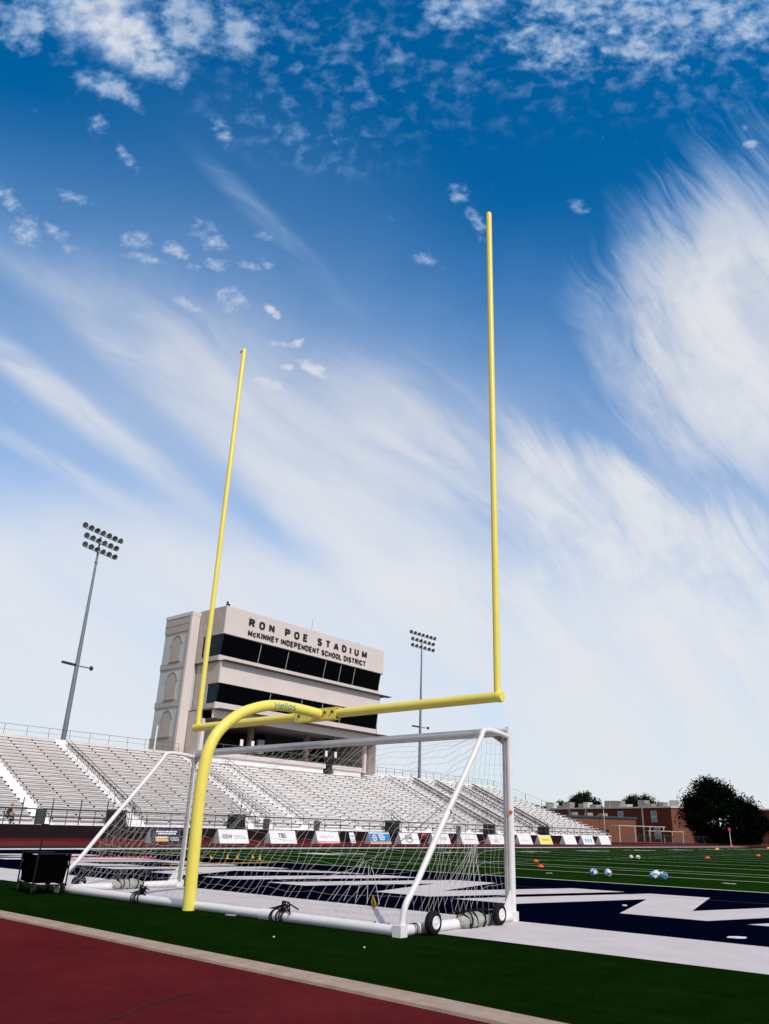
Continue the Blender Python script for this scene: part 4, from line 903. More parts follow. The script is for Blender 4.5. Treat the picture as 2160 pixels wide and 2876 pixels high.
# aisles
ais = [(22.5, .6, 0), (31.4, .6, 2), (47.0, .6, 2), (52.2, .6, 1), (61.0, .6, 3), (75.0, .6, 3), (84.5, .5, 1), (91.0, .5, 4), (97.0, .5, 4), (103.0, .5, 2), (108.2, .5, 4)]
alab = ['plain white aisle stair at the left, above the dark bin', 'aisle stair with dark double handrail left of the goal frame', 'aisle stair with dark double handrail beside the yellow post', 'aisle stair with one long dark handrail right of the yellow post', 'aisle stair with tan worn steps below the left half of the press box', 'aisle stair with tan worn steps leading to the dark doorway under the press box',
  'aisle stair with one dark handrail descending from the press box right corner', 'aisle stair with double handrail left of the far floodlight mast', 'aisle stair with double handrail right of the far floodlight mast', 'aisle stair with double handrail behind the goal side frame', 'aisle stair with double handrail nearest the stand right end']
for k, (y, hw, kind) in enumerate(ais):
    t = empty('aisle_stair', (X0, y, .93), alab[k], 'stairs', 'aisle stairs in the grandstand')
    d = MB()
    for i in range(NR):
        zp = rz_(i-1) if i else .93; z1 = rz_(i); zm = (zp+z1)/2
        d.box(rx(i), y-hw, zp-.3, rx(i)+.28, y+hw, zm, 0); d.box(rx(i)-RUN, y-hw, zp-.3, rx(i), y+hw, z1-.002, 0)
    d.box(rx(NR)-.06, y-hw, 0, rx(NR), y+hw, rz_(NR-1)+.72, 0)
    at_world(d.build('steps', M_deck if k != 0 else M_bench, t), t)
    if kind == 3:
        tn = MB()
        for i in range(1, NR): tn.box(rx(i)+.02, y-hw+.08, (rz_(i-1)+rz_(i))/2+.002, rx(i)+.29, y+hw-.12, (rz_(i-1)+rz_(i))/2+.03); tn.box(rx(i)-.02, y-hw*.2, rz_(i), rx(i)-.14, y+hw*.7, rz_(i)+.12)
        at_world(tn.build('worn_treads', M_tan, t), t)
    rails = {0: [], 1: [hw*.2], 2: [-hw*.35, hw*.45], 3: [], 4: [-hw*.8, -hw*.1, hw*.8]}[kind]
    for off in rails:
        h = MB(); i0, i1 = (1, NR-2)
        pa = (rx(i0), y+off, rz_(i0)+.92); pb = (rx(i1), y+off, rz_(i1)+.92)
        kr = 1.0 if y < 60 else 1.6
        h.tube([pa, pb], .030*kr, 6); h.tube([(pa[0], pa[1], pa[2]-.42), (pb[0], pb[1], pb[2]-.42)], .020*kr, 5)
        if y > 80: h.tube([(pa[0], pa[1], pa[2]-.68), (pb[0], pb[1], pb[2]-.68)], .03, 5)
        for i in range(i0, i1+1, 3): h.tube([(rx(i)-.1, y+off, rz_(i)), (rx(i)-.1, y+off, rz_(i)+.95)], .025, 6)
        at_world(h.build('handrail', M_dark, t), t)
# front wall with walkway
fwall = empty('stand_front_wall', (-50, 60, 0), 'long low dark brown ribbed wall at the foot of the bleachers', 'wall')
w_ = MB(); w_.box(-50.2, 2, -.05, -50.0, 117, .93, 0); at_world(w_.build('wall_face', M_wall, fwall), fwall)
w_ = MB(); w_.box(-54.4, 2, .80, -50.2, 117.0, .925, 0); at_world(w_.build('walkway_slab', M_deck, fwall), fwall)
def railing(name, pts, h, step, lab, mats=M_rail, rr=.03, mids=(.5,), cat='railing', grp=None, zoff=0.0, post=.03, mesh=False):
    P = [Vector(p) for p in pts]; o = empty(name, P[0], lab, cat, grp)
    r_ = MB(); ps = []
    for a, b in zip(P[:-1], P[1:]):
        for q_ in (1.0,)+tuple(mids): r_.tube([a+Vector((0, 0, h*q_)), b+Vector((0, 0, h*q_))], rr if q_ == 1.0 else rr*.6, 6)
        L = (b-a).length; n = max(1, int(round(L/step)))
        for k in range(n+(b == P[-1])): ps.append(a+(b-a)*k/n)
    at_world(r_.build('rail', mats, o), o)
    if len(ps) <= 90:
        for p in ps: at_world(MB().tube([p, p+Vector((0, 0, h))], post, 6).build('post', mats, o), o)
    return o
railing('guard_railing', [(-50.1, 3, .945), (-50.1, 60, .945)], 1.10, 2.35, 'dark guard railing on the low wall, left half, in front of the lowest benches', M_dark, .045, (.5,), grp='guard railings on the front wall')
railing('guard_railing', [(-50.1, 60.02, .945), (-50.1, 117, .945)], 1.10, 2.35, 'dark guard railing on the low wall, right half, above the white boards', M_dark, .055, (.5,), grp='guard railings on the front wall')
for k in range(5):
    y = 18.6+2.3*k
    tag(MB().tube([(-50.35, y, .945), (-50.35, y, 2.85)], .045, 6).build('tall_post', M_rail), ['tall dark post on the walkway right beside the seated person', 'tall dark post on the walkway, second from the seated person', 'tall dark post on the walkway, third from the seated person', 'tall dark post on the walkway, fourth from the seated person', 'tall dark post on the walkway, left of the entrance stair'][k], 'post', 'tall posts on the walkway')
railing('back_railing', [(-72.1, 9, 9.45), (-72.1, 46.4, 9.45)], 1.12, 2.4, 'thin grey railing along the top row left of the press box', M_rail, .022, (.04, .5), grp='railings along the top row', post=.022)
railing('back_railing', [(-72.1, 79.5, 9.45), (-72.1, 118, 9.45)], 1.12, 2.2, 'thin dark railing along the top row right of the press box', M_rail, .022, (.04, .5), grp='railings along the top row', post=.035)
er = [( -72.1-.0+RUN*k*1.0 if k else -72.1, 118.0+.62*k, 9.0-RISE*k) for k in range(0, 22, 1)]
railing('end_railing', [(-72.1+RUN*k, 118.05+.62*k, 9.45-RISE*k-.3) for k in (0, 3, 6, 9, 12, 15, 18, 21)], 1.35, 2.6, 'stepped dark railing sloping down the right end of the bleachers', M_rail, .022, (.5,), post=.045)
# entrance stairs from the walkway up into the rows
def entry(y, lab):
    o = empty('entrance_stair', (-53, y, .945), lab, 'stairs', 'dark entrance stairs at the foot of the bleachers')
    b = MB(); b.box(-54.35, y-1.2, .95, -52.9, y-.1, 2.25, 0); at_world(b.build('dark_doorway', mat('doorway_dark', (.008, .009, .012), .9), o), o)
    s_ = MB()
    for k in range(6): s_.box(-52.6-.30*k-.30, y+.0, .95, -52.6-.30*k, y+1.2, 1.12+.18*k)
    at_world(s_.build('steps', M_deck, o), o)
    h = MB()
    for yy in (y-.02, y+1.22):
        h.tube([(-52.6, yy, .95), (-52.6, yy, 1.98), (-55.4, yy, 3.55), (-55.4, yy, 2.4)], .03, 6)
        h.tube([(-52.6, yy, 1.5), (-55.4, yy, 3.05)], .02, 6); h.tube([(-53.9, yy, 1.0), (-53.9, yy, 2.7)], .03, 6)
    h.tube([(-52.75, y-1.25, .95), (-52.75, y-1.25, 2.05), (-52.75, y-.05, 2.05)], .03, 6)
    for k in range(5): h.tube([(-52.75, y-1.2+.28*k, .95), (-52.75, y-1.2+.28*k, 2.05)], .018, 5)
    at_world(h.build('handrail', M_dark, o), o)
for y, l in ((29.0, 'entrance stair with dark doorway left of the goal frame'), (42.2, 'entrance stair with dark doorway above the board reading ODH'), (66.5, 'entrance stair above the board with the thin grey script, low in the middle bleachers'), (88.5, 'entrance stair with dark doorway behind the near goal post'), (104.5, 'entrance stair with dark doorway above the yellow board')): entry(y, l)
# bins
def bin_(x, y, lab, s_=1.0):
    b = MB(); b.lathe([(.32*s_, 0), (.36*s_, .05), (.38*s_, .95*s_), (.40*s_, .97*s_), (.38*s_, 1.02*s_), (.2*s_, 1.10*s_), (.05, 1.12*s_)], Matrix.Identity(4), 16)
    tag(b.build('trash_bin', mat('bin_plastic', (.05, .06, .055), .6, var=.3, vscale=3), None, True, (x, y, .945)), lab, 'bin', 'dark bins on the walkway')
bin_(-52.2, 21.0, 'dark rounded bin on the walkway right of the seated person', 1.05)
bin_(-52.6, 44.6, 'dark bin on the walkway above the gap between the ODH and TBS boards', .9)
bin_(-52.6, 51.8, 'dark bin on the walkway above the pink-lettered board', .9)
bin_(-52.6, 78.6, 'dark bin on the walkway above the board with the small arrow', .9)

# seated person
def skin_person(name, J, E_, m_, parent, root=0, sub=1):
    me = bpy.data.meshes.new(name); me.from_pydata([j[0] for j in J], E_, []); o = bpy.data.objects.new(name, me); COL.objects.link(o)
    sk = o.modifiers.new('s', 'SKIN'); sd_ = me.skin_vertices[0].data if me.skin_vertices else None
    if sd_ is None:
        import bmesh
        bm = bmesh.new(); bm.from_mesh(me); lay = bm.verts.layers.skin.verify(); bm.to_mesh(me); bm.free(); sd_ = me.skin_vertices[0].data
    for i, j in enumerate(J): sd_[i].radius = (j[1], j[1]); sd_[i].use_root = (i == root)
    ss = o.modifiers.new('ss', 'SUBSURF'); ss.levels = sub; ss.render_levels = sub
    dg = bpy.context.evaluated_depsgraph_get(); m2 = bpy.data.meshes.new_from_object(o.evaluated_get(dg)); bpy.data.objects.remove(o)
    m2.materials.append(m_); o2 = bpy.data.objects.new(name, m2); COL.objects.link(o2); o2.parent = parent
    for p in m2.polygons: p.use_smooth = True
    return o2
pz = .945
pe = empty('person', (-52.0, 18.3, pz), 'person in dark shirt and rust cap sitting on the walkway bench at the left edge', 'person')
M_skin = mat('skin', (.42, .22, .15), .6); M_shirt = mat('dark_shirt', (.025, .03, .035), .9, var=.3, vscale=10); M_jean = mat('dark_jeans', (.02, .028, .05), .9, var=.3, vscale=10)
# local frame: the person faces +Y (to the right), seat at z .47
Jb = [((0, 0, .55), .125), ((0, .06, .80), .13), ((0, .16, 1.03), .14), ((0, .22, 1.16), .055), ((0, .27, 1.28), .085), ((0, .29, 1.38), .085),
      ((.17, .17, 1.06), .055), ((.24, .26, .82), .045), ((.16, .46, .72), .038), ((.10, .54, .70), .035), ((-.17, .17, 1.06), .055), ((-.24, .26, .82), .045), ((-.16, .46, .72), .038), ((-.10, .54, .70), .035),
      ((.11, .05, .52), .095), ((.15, .47, .52), .068), ((.16, .46, .12), .045), ((.17, .60, .05), .04), ((-.11, .05, .52), .095), ((-.15, .45, .54), .068), ((-.16, .34, .12), .045), ((-.17, .48, .05), .04)]
Eb = [(0, 1), (1, 2), (2, 3), (3, 4), (4, 5), (2, 6), (6, 7), (7, 8), (8, 9), (2, 10), (10, 11), (11, 12), (12, 13), (0, 14), (14, 15), (15, 16), (16, 17), (0, 18), (18, 19), (19, 20), (20, 21)]
skin_person('body', Jb, Eb, M_skin, pe)
skin_person('shirt', [(Jb[0][0], .14), (Jb[1][0], .15), (Jb[2][0], .16), ((0, .2, 1.12), .075), (Jb[6][0], .075), ((.24, .25, .86), .062), (Jb[10][0], .075), ((-.24, .25, .86), .062)], [(0, 1), (1, 2), (2, 3), (2, 4), (4, 5), (2, 6), (6, 7)], M_shirt, pe)
skin_person('trousers', [(Jb[0][0], .14), (Jb[14][0], .11), (Jb[15][0], .085), ((.16, .46, .16), .065), (Jb[18][0], .11), (Jb[19][0], .085), ((-.16, .35, .16), .065)], [(0, 1), (1, 2), (2, 3), (0, 4), (4, 5), (5, 6)], M_jean, pe)
hc = MB(); hc.sphere((0, .27, 1.40), .105, 12, 0, (1, 1.1, .75)); hc.box(-.07, .34, 1.37, .07, .46, 1.39); hc.build('cap', mat('rust_cap', (.42, .14, .08), .8), pe, True)
for s_ in (-1, 1): MB().sphere((s_*.035, .375, 1.33), .012, 6).build('eye', inkb, pe, True)
for s_ in (.17, -.17): MB().sphere((s_, .56 if s_ > 0 else .44, .05), .06, 8, 0, (.8, 2.0, .8)).build('shoe', M_black, pe, True)
pk = MB(); pk.box(-.08, .50, .60, .08, .56, .80); tag(pk.build('red_folder', M_orange, None, False, (-52.0, 18.3, pz)), 'orange-red folder held on the seated person knees', 'folder')
lb = MB(); lb.box(-52.25, 3, pz+.40, -51.85, 20, pz+.45, 0); lb2 = MB()
lbo = empty('walkway_bench', (-52, 11, pz), 'long low aluminium bench the person sits on at the left edge', 'bench')
at_world(lb.build('seat', M_bench, lbo), lbo)
for k in range(8): at_world(MB().box(-52.1, 4+2.1*k, pz, -52.0, 4.06+2.1*k, pz+.40).build('leg', M_dark, lbo), lbo)

# ------------------------------------------------------------------ press box
pb = empty('press_box', (-71, 63, 9), 'tall pale stadium press box with two dark window bands and black name lettering', 'building')
def P_(mb, name, m_, sm=False, par=None, fixn=True):
    o = mb.build(name, m_, par or pb, sm, fixn=fixn)
    if par is None: at_world(o, pb)
    return o
YA, YB = 47.8, 79.1
XB = -79.0
# upper level walls
u = MB(); u.box(-67.8, YA, 24.28, -67.6, YB, 27.95); P_(u, 'upper_fascia', M_stucco)
u = MB(); u.box(-73.2, YA, 24.28, -67.803, YA+.2, 27.95, 0); u.box(-73.2, YA, 21.5, -71.9, YA+.2, 24.277, 0); u.box(-71.4, YA, 21.5, -70.3, YA+.2, 24.277, 0); u.box(-73.2, YA+.002, 20.9, -68.35, YA+.2, 21.497, 0)
u.box(XB, YB-.2, 9.0, -68.4, YB-.003, 24.27, 0); u.box(XB, YB-.2, 24.28, -67.803, YB, 27.95, 0); u.box(XB, YA+.2, 9, XB+.2, YB-.2, 27.95, 0)
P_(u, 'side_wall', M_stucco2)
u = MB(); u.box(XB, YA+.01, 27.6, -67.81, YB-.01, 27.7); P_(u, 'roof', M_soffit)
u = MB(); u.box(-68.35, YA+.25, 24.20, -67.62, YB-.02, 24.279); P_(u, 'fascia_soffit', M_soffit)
def glassband(z0, z1, xt, xb, corner, mulls, nm='window_band', right=YB-.25):
    w = MB(); w.add([(xb, corner, z0), (xb, right, z0), (xt, right, z1), (xt, corner, z1)], [(0, 1, 2, 3)])
    w.add([(xb-.03, corner, z0), (xb-.03, right, z0), (xt-.03, right, z1), (xt-.03, corner, z1)], [(3, 2, 1, 0)])
    w.add([(xb, right, z0), (XB+.3, right, z0), (XB+.3, right, z1), (xt, right, z1)], [(0, 1, 2, 3)])
    o = P_(w, nm, M_glass, fixn=False)
    m2 = MB()
    for y in mulls: MB().bar((xb+.02, y, z0), (xt+.02, y, z1), .07, .07).build('mullion', M_mull, o)
    return o
glassband(21.62, 24.22, -67.85, -68.35, YA+.32, [54.31, 59.25, 66.59, 69.82, 72.85])
P_(MB().add([(-70.30, YA+.06, 21.55), (-68.35, YA+.30, 21.55), (-67.85, YA+.30, 24.22), (-70.30, YA+.06, 24.27)], [(0, 1, 2, 3)]), 'side_window', M_tglass, fixn=False); sgl = MB(); sgl.add([(-71.9, YA+.08, 21.9), (-71.4, YA+.08, 21.9), (-71.4, YA+.08, 24.27), (-71.9, YA+.08, 24.27)], [(0, 1, 2, 3)]); P_(sgl, 'side_window', M_tglass, fixn=False)
u = MB(); u.box(-68.55, YA+.22, 20.92, -68.30, YB-.02, 21.60); P_(u, 'upper_sill', M_stucco)
# canopies
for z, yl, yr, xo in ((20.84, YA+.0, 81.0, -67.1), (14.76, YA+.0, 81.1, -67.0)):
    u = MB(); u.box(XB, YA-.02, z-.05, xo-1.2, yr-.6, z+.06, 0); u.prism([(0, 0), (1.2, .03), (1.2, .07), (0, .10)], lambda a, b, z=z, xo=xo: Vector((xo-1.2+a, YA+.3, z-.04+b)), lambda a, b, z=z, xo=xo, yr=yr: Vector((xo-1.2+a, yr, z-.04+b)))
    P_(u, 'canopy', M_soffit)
# middle level
u = MB(); u.box(-68.15, YA+.35, 18.05, -67.95, YB-.1, 20.79); P_(u, 'middle_fascia', M_stucco)
u = MB(); u.box(-72.9, YA+.35, 18.05, -68.153, YA+.55, 20.79, 0); u.box(-72.9, YA+.352, 15.55, -71.6, YA+.55, 18.047, 0); u.box(-71.2, YA+.352, 15.55, -70.2, YA+.55, 18.047, 0); u.box(-72.9, YA+.35, 14.85, -68.4, YA+.55, 15.547, 0)
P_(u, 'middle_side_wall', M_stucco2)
glassband(15.72, 18.0, -68.15, -68.5, YA+.65, [56.92, 62.67, 66.76, 70.66])
P_(MB().add([(-70.2, YA+.42, 15.6), (-68.5, YA+.62, 15.6), (-68.15, YA+.62, 18.03), (-70.2, YA+.42, 18.03)], [(0, 1, 2, 3)]), 'side_window', M_tglass, fixn=False); sgl = MB(); sgl.add([(-71.6, YA+.44, 16.0), (-71.2, YA+.44, 16.0), (-71.2, YA+.44, 18.03), (-71.6, YA+.44, 18.03)], [(0, 1, 2, 3)]); P_(sgl, 'side_window', M_tglass, fixn=False)
u = MB(); u.box(-68.6, YA+.5, 14.84, -68.42, YB-.1, 15.70); P_(u, 'middle_sill', M_stucco)
# lower fascia and concourse
u = MB(); u.box(-68.7, YA+.4, 13.72, -68.45, YB-.4, 14.70); P_(u, 'lower_fascia', M_stucco)
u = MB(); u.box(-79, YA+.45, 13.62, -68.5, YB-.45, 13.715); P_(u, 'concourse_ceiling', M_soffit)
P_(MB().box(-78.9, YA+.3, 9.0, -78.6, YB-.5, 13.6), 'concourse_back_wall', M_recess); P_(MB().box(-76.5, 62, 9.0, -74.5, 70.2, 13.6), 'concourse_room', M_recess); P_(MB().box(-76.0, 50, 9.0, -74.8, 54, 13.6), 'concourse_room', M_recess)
u = MB(); u.box(-78.8, YA+.1, 9.3, -70.3, YB-.5, 9.86); P_(u, 'concourse_floor', M_deck)
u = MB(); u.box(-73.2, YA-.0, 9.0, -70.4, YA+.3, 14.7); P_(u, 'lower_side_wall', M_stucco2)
for y in (YA+.25, YB-.75):
    u = MB(); u.box(-70.38, y-.25, 9.2, -69.9, y+.25, 13.7); P_(u, 'corner_column', M_stucco)
for y, x in ((56.2, -70.6), (66.4, -70.6)):
    u = MB(); u.box(x-.3, y-.3, 9.8, x+.3, y+.3, 13.6); P_(u, 'column', M_brown)
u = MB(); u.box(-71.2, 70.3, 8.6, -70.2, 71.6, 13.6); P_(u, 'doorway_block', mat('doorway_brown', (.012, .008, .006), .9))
for ya_, yb_ in ((YA+.6, 69.9), (71.9, YB-1.1)):
    P_(MB().box(-70.3, ya_, 9.35, -70.12, yb_, 9.90), 'parapet', M_stucco); P_(MB().box(-72.25, ya_+.2, 8.6, -70.4, yb_, 9.33), 'parapet_foot', M_bench)
    gr = MB()
    for z in (10.05, 10.9): gr.tube([(-70.2, ya_, z), (-70.2, yb_, z)], .03, 6)
    n = int((yb_-ya_)/1.55)
    for k in range(n+1): gr.tube([(-70.2, ya_+(yb_-ya_)*k/n, 9.9), (-70.2, ya_+(yb_-ya_)*k/n, 10.9)], .03, 6)
    P_(gr, 'concourse_railing', mat('greenish_steel', (.13, .17, .15), .5))
for y, x in ((54.35, -70.0), (56.2, -70.0), (69.95, -70.0), (71.9, -70.0)):
    u = MB(); u.box(x-.02, y-.24, 10.95, x+.02, y+.24, 11.75); P_(u, 'notice_panel', M_paper)
u = MB(); u.box(-70.9, 57.6, 10.3, -70.5, 58.6, 12.1); P_(u, 'grey_cabinet', mat('cabinet_grey', (.22, .24, .24), .6))
# tower
tw = MB(); tw.box(-78.8, 46.6, 0, -73.1, 52, 27.2, 0); P_(tw, 'stair_tower', M_tower)
tw = MB(); tw.box(-78.95, 46.45, 27.25, -72.95, 52.1, 27.75, 0); P_(tw, 'tower_coping', M_stucco)
for z0, z1 in ((25.25, 27.2), (20.35, 21.15), (15.35, 16.15), (9.5, 11.6)): P_(MB().box(-78.86, 46.50, z0, -73.35, 46.597, z1, 0), 'tower_band', M_stucco2)
P_(MB().box(-78.9, 46.46, 26.25, -73.35, 46.497, 26.37, 0), 'tower_moulding', M_stucco2)
tw = MB(); tw.box(-73.34, 46.42, 9.5, -72.9, 47.7, 27.2, 0); P_(tw, 'tower_pilaster', M_stucco)
for zb, zt in ((21.35, 24.72), (16.35, 19.78), (11.62, 14.85)):
    A = MB(); cx, hw = -75.75, 1.08; pr = [(cx-hw, zb), (cx+hw, zb)]+[(cx+hw*math.cos(math.pi*k/12), zt-hw+hw*math.sin(math.pi*k/12)) for k in range(13)]
    A.prism(pr, lambda a, b: Vector((a, 46.52, b)), lambda a, b: Vector((a, 46.596, b)), 0)
    o = P_(A, 'blind_arch', M_stucco2)
    A = MB(); pr2 = [(cx+(hw+.12)*math.cos(math.pi*k/12), zt-hw+(hw+.12)*math.sin(math.pi*k/12)) for k in range(13)]+[(cx+hw*math.cos(math.pi*k/12), zt-hw+hw*math.sin(math.pi*k/12)) for k in range(12, -1, -1)]
    A.prism(pr2, lambda a, b: Vector((a, 46.46, b)), lambda a, b: Vector((a, 46.594, b)), 0); A.build('arch_trim', mat('arch_trim_tan', (.36, .31, .285), .9), o); MB().box(cx-hw-.15, 46.40, zb-.15, cx+hw+.15, 46.594, zb+.0, 0).build('arch_sill', mat('arch_trim_tan', (.36, .31, .285), .9), o)
# lettering
for body, t_, gap, h_, z_, wg_, w_ in (('RON POE STADIUM', .225, .62, 1.08, 26.00, .95, 23.42), ('McKINNEY INDEPENDENT SCHOOL DISTRICT', .20, .16, .80, 24.72, .40, 23.25)):
    L_ = [sum(GW[c]+t_+gap for c in w) for w in body.split()]; tot = sum(L_)+wg_*(len(L_)-1)-gap; k_ = w_/tot; xo = 51.6
    for w, l in zip(body.split(), L_):
        xc = xo
        for c in w:
            lt = MB(); strokes(lt, c, t_, gap, lambda a, b, d, xc=xc: Vector((-67.597+d, xc+a, z_+b)), (GW[c]+t_)*k_, h_, .09, .4)
            P_(lt, 'letter', M_letter, fixn=False); xc += (GW[c]+t_+gap)*k_
        xo += (l+wg_)*k_
P_(MB().tube([(-68.2, 63.6, 27.9), (-68.2, 63.6, 29.9)], .025, 5), 'antenna', M_greypost); P_(MB().tube([(-69, 74.5, 27.9), (-69, 74.5, 28.8)], .03, 5), 'antenna', M_greypost)
an = MB(); an.box(-67.9, 47.85, 27.95, -67.6, 48.25, 28.25); an.sphere((-67.7, 47.9, 28.4), .16, 8); P_(an, 'roof_camera', M_dark)
tag(MB().tube([(-71.9, 42.9, 9.4), (-71.9, 42.9, 12.3)], .09, 8).build('white_post', M_white), 'short white post on the top row beside the stair tower foot', 'post')
# ------------------------------------------------------------------ floodlight masts
def mast(X_, Y_, ztop, rows, rz, lab, zarm, scale=1.0):
    o = empty('floodlight_mast', (X_, Y_, 0), lab, 'floodlight', 'floodlight masts behind the grandstand', rz)
    MB().tube([(0, 0, 0), (0, 0, ztop*.5), (0, 0, ztop)], [.34, .25, .11], 12).build('mast', M_greypost, o, True)
    cr_ = MB()
    for zz, n, w_ in rows: cr_.tube([(0, -w_/2, zz), (0, w_/2, zz)], .045, 6)
    cr_.tube([(0, -.2, ztop-3.5), (0, .2, ztop-3.5)], .10, 6); cr_.build('crossarm', M_dark, o)
    for zz, n, w_ in rows:
        for k in range(n):
            y = -w_/2+w_*k/(n-1); L = MB(); q = Matrix.Translation((.28, y, zz+.18)) @ Matrix.Rotation(R(-12+5*((k*5) % 4)), 4, 'Z') @ Matrix.Rotation(R(104+6*((k*7) % 3-1)), 4, 'Y')
            L.lathe([(.12, -.30), (.22, -.24), (.35, .10), (.38, .16), (.33, .165), (.26, .06)], q, 14, 0, [0, 0, 0, 0, 1]); L.tube([(0, y, zz), (.12, y, zz+.14)], .05, 6)
            L.build('lamp', [mat('lamp_housing', (.10, .11, .105), .4, metal=.4, var=.4, vscale=4), mat('lamp_reflector', (.30, .33, .30), .25, metal=.6)], o, True)
    sa = MB(); sa.tube([(0, -1.6, zarm), (0, -.3, zarm-.05), (0, 1.9, zarm+.05)], .07, 6); sa.box(-.12, -2.2, zarm-.12, .12, -.2, zarm+.14); sa.sphere((.1, 2.1, zarm+.05), .34, 10, 0, (.6, .8, .9)); sa.build('service_arm', M_dark, o)
    return o
mast(-78, 34.7, 35.6, [(35.9, 7, 5.9), (34.7, 6, 4.9), (33.5, 6, 4.9)], R(14), 'tall floodlight mast at the left with three rows of round lamps', 18.9)
mast(-78, 102.2, 36.3, [(36.7, 7, 6.9), (35.45, 6, 6.0), (34.25, 6, 6.0)], R(-4), 'distant floodlight mast right of the press box', 19.3)

# ------------------------------------------------------------------ school buildings
def wall_box(name, lab, corner, ax, L, D, H, m_front, m_side, par_h=.35):
    """corner = near front-right corner; ax = unit direction of the front wall going left; D = depth backwards"""
    ax = Vector(ax).normalized(); nx = Vector((ax.y, -ax.x, 0))     # pointing to the back
    if nx.y < 0: nx = -nx
    c = Vector(corner); o = empty(name, c, lab, 'building', 'red brick school buildings beyond the track')
    def Q(a, b, z): return ax*a+nx*b+Vector((0, 0, z))
    f = MB(); f.add([Q(0, 0, -.1), Q(L, 0, -.1), Q(L, 0, H), Q(0, 0, H)], [(0, 1, 2, 3)]); f.add([Q(L, 0, -.1), Q(L, D, -.1), Q(L, D, H), Q(L, 0, H)], [(0, 1, 2, 3)]); f.add([Q(0, D, -.1), Q(L, D, -.1), Q(L, D, H), Q(0, D, H)], [(0, 1, 2, 3)]); f.build('front_wall', m_front, o)
    f = MB(); f.add([Q(0, 0, -.1), Q(0, D, -.1), Q(0, D, H), Q(0, 0, H)], [(0, 1, 2, 3)]); f.build('side_wall', m_side, o, fixn=False)
    r_ = MB(); r_.prism([(-.25, -.25), (L+.25, -.25), (L+.25, D+.25), (-.25, D+.25)], lambda a, b: Q(a, b, H), lambda a, b: Q(a, b, H+par_h)); r_.build('roof_edge', M_coping, o)
    return o, Q
def wnd(o, Q, a, z, w_, h, frame=M_coping):
    f = MB(); f.prism([(a, z), (a+w_, z), (a+w_, z+h), (a, z+h)], lambda p, q_: Q(p, -.10, q_), lambda p, q_: Q(p, .0, q_)); fo = f.build('window', frame, o)
    p_ = MB()
    for k in range(2): p_.prism([(a+.12, z+.12+(h/2)*k), (a+w_-.12, z+.12+(h/2)*k), (a+w_-.12, z+h/2-.08+(h/2)*k), (a+.12, z+h/2-.08+(h/2)*k)], lambda p, q_: Q(p, -.13, q_), lambda p, q_: Q(p, -.09, q_))
    p_.build('pane', mat('school_pane', (.25, .33, .36), .2, var=.4, vscale=.6), fo)
o, Q = wall_box('school_building', 'long two-storey dark red brick school left of the big dark tree', (-57.0, 170, 0), (-44, 15, 0), 52, 14, 7.45, M_brick, M_brick2)
for a in (4.2, 14.5):
    wnd(o, Q, a, 4.3, 1.7, 3.0-.5); wnd(o, Q, a-.6, .6, 1.7, 2.5)
for a in (22, 29.5): wnd(o, Q, a, 4.0, 1.2, 2.0)
for a, w_ in ((8.2, .28), (27.0, .2), (33.0, .2)): MB().prism([(a, 0), (a+w_, 0), (a+w_, 7.4), (a, 7.4)], lambda p, q_: Q(p, -.25, q_), lambda p, q_: Q(p, .0, q_)).build('downpipe', M_coping, o)
rnd = random.Random(5)
a = -.2
for k in range(13):
    w_ = rnd.uniform(1.6, 3.6); h = rnd.uniform(.7, 1.9); dd = rnd.uniform(2, 6); b = MB()
    tl_ = rnd.uniform(0, .5)
    b.prism([(a+2+tl_, 7.8), (a+2+w_, 7.8), (a+2+w_-tl_*.3, 7.8+h), (a+2, 7.8+h*rnd.uniform(.8, 1))], lambda p, q_: Q(p, dd, q_), lambda p, q_: Q(p, dd+1.8, q_)); b.build('roof_unit', M_hvac if k % 4 else M_coping, o); a += w_+rnd.uniform(.2, 2.2)
o, Q = wall_box('school_wing', 'low orange-lit brick wing with dark teal roof trim in front of the school', (-58.8, 153.5, 0), (-8.0, -16.5, 0), 20.5, 12, 4.55, M_brick2, M_brick, .38)
for c in [k for k in bpy.data.objects if k.parent == o and k.name.startswith('roof_edge')]: c.data.materials[0] = M_teal
dr = MB(); dr.prism([(7.5, 0), (9.3, 0), (9.3, 2.3), (7.5, 2.3)], lambda p, q_: Q(p, -.06, q_), lambda p, q_: Q(p, -.01, q_)); dr.prism([(7.5, 0), (9.3, 0), (9.3, 2.3), (7.5, 2.3)], lambda p, q_: Q(p, .06, q_), lambda p, q_: Q(p, .01, q_)); dr.build('doorway', mat('doorway_dark', (.008, .009, .012), .9), o)
for k in range(3):
    b = MB(); b.prism([(5+4*k, 4.95), (6.4+4*k, 4.95), (6.4+4*k, 5.6), (5+4*k, 5.6)], lambda p, q_: Q(p, 3, q_), lambda p, q_: Q(p, 4.2, q_)); b.build('roof_unit', M_hvac, o)
MB().tube([Q(9.5, -1.2, 0), Q(9.5, -1.2, 6.2)], .07, 6).build('flag_pole', M_coping, o)
o, Q = wall_box('school_building', 'tan-roofed brick school building at the right edge behind the dark tree', (-22.0, 197, 0), (-1, .10, 0), 27, 14, 7.9, M_brick, M_brick)
rf = MB(); rf.prism([(-.2, 8.3), (20.5, 8.3), (20.0, 10.9), (.5, 10.9)], lambda p, q_: Q(p, (q_-8.3)*.8+.3, q_), lambda p, q_: Q(p, 13, q_)); rf.build('tan_roof', M_hvac, o)
wn = MB()
for z in (3.6, 5.6): wn.prism([(.5, z), (19, z), (19, z+1.1), (.5, z+1.1)], lambda p, q_: Q(p, -.06, q_), lambda p, q_: Q(p, -.0, q_))
wn.build('window_band', mat('dark_teal_glass', (.01, .05, .06), .15), o)
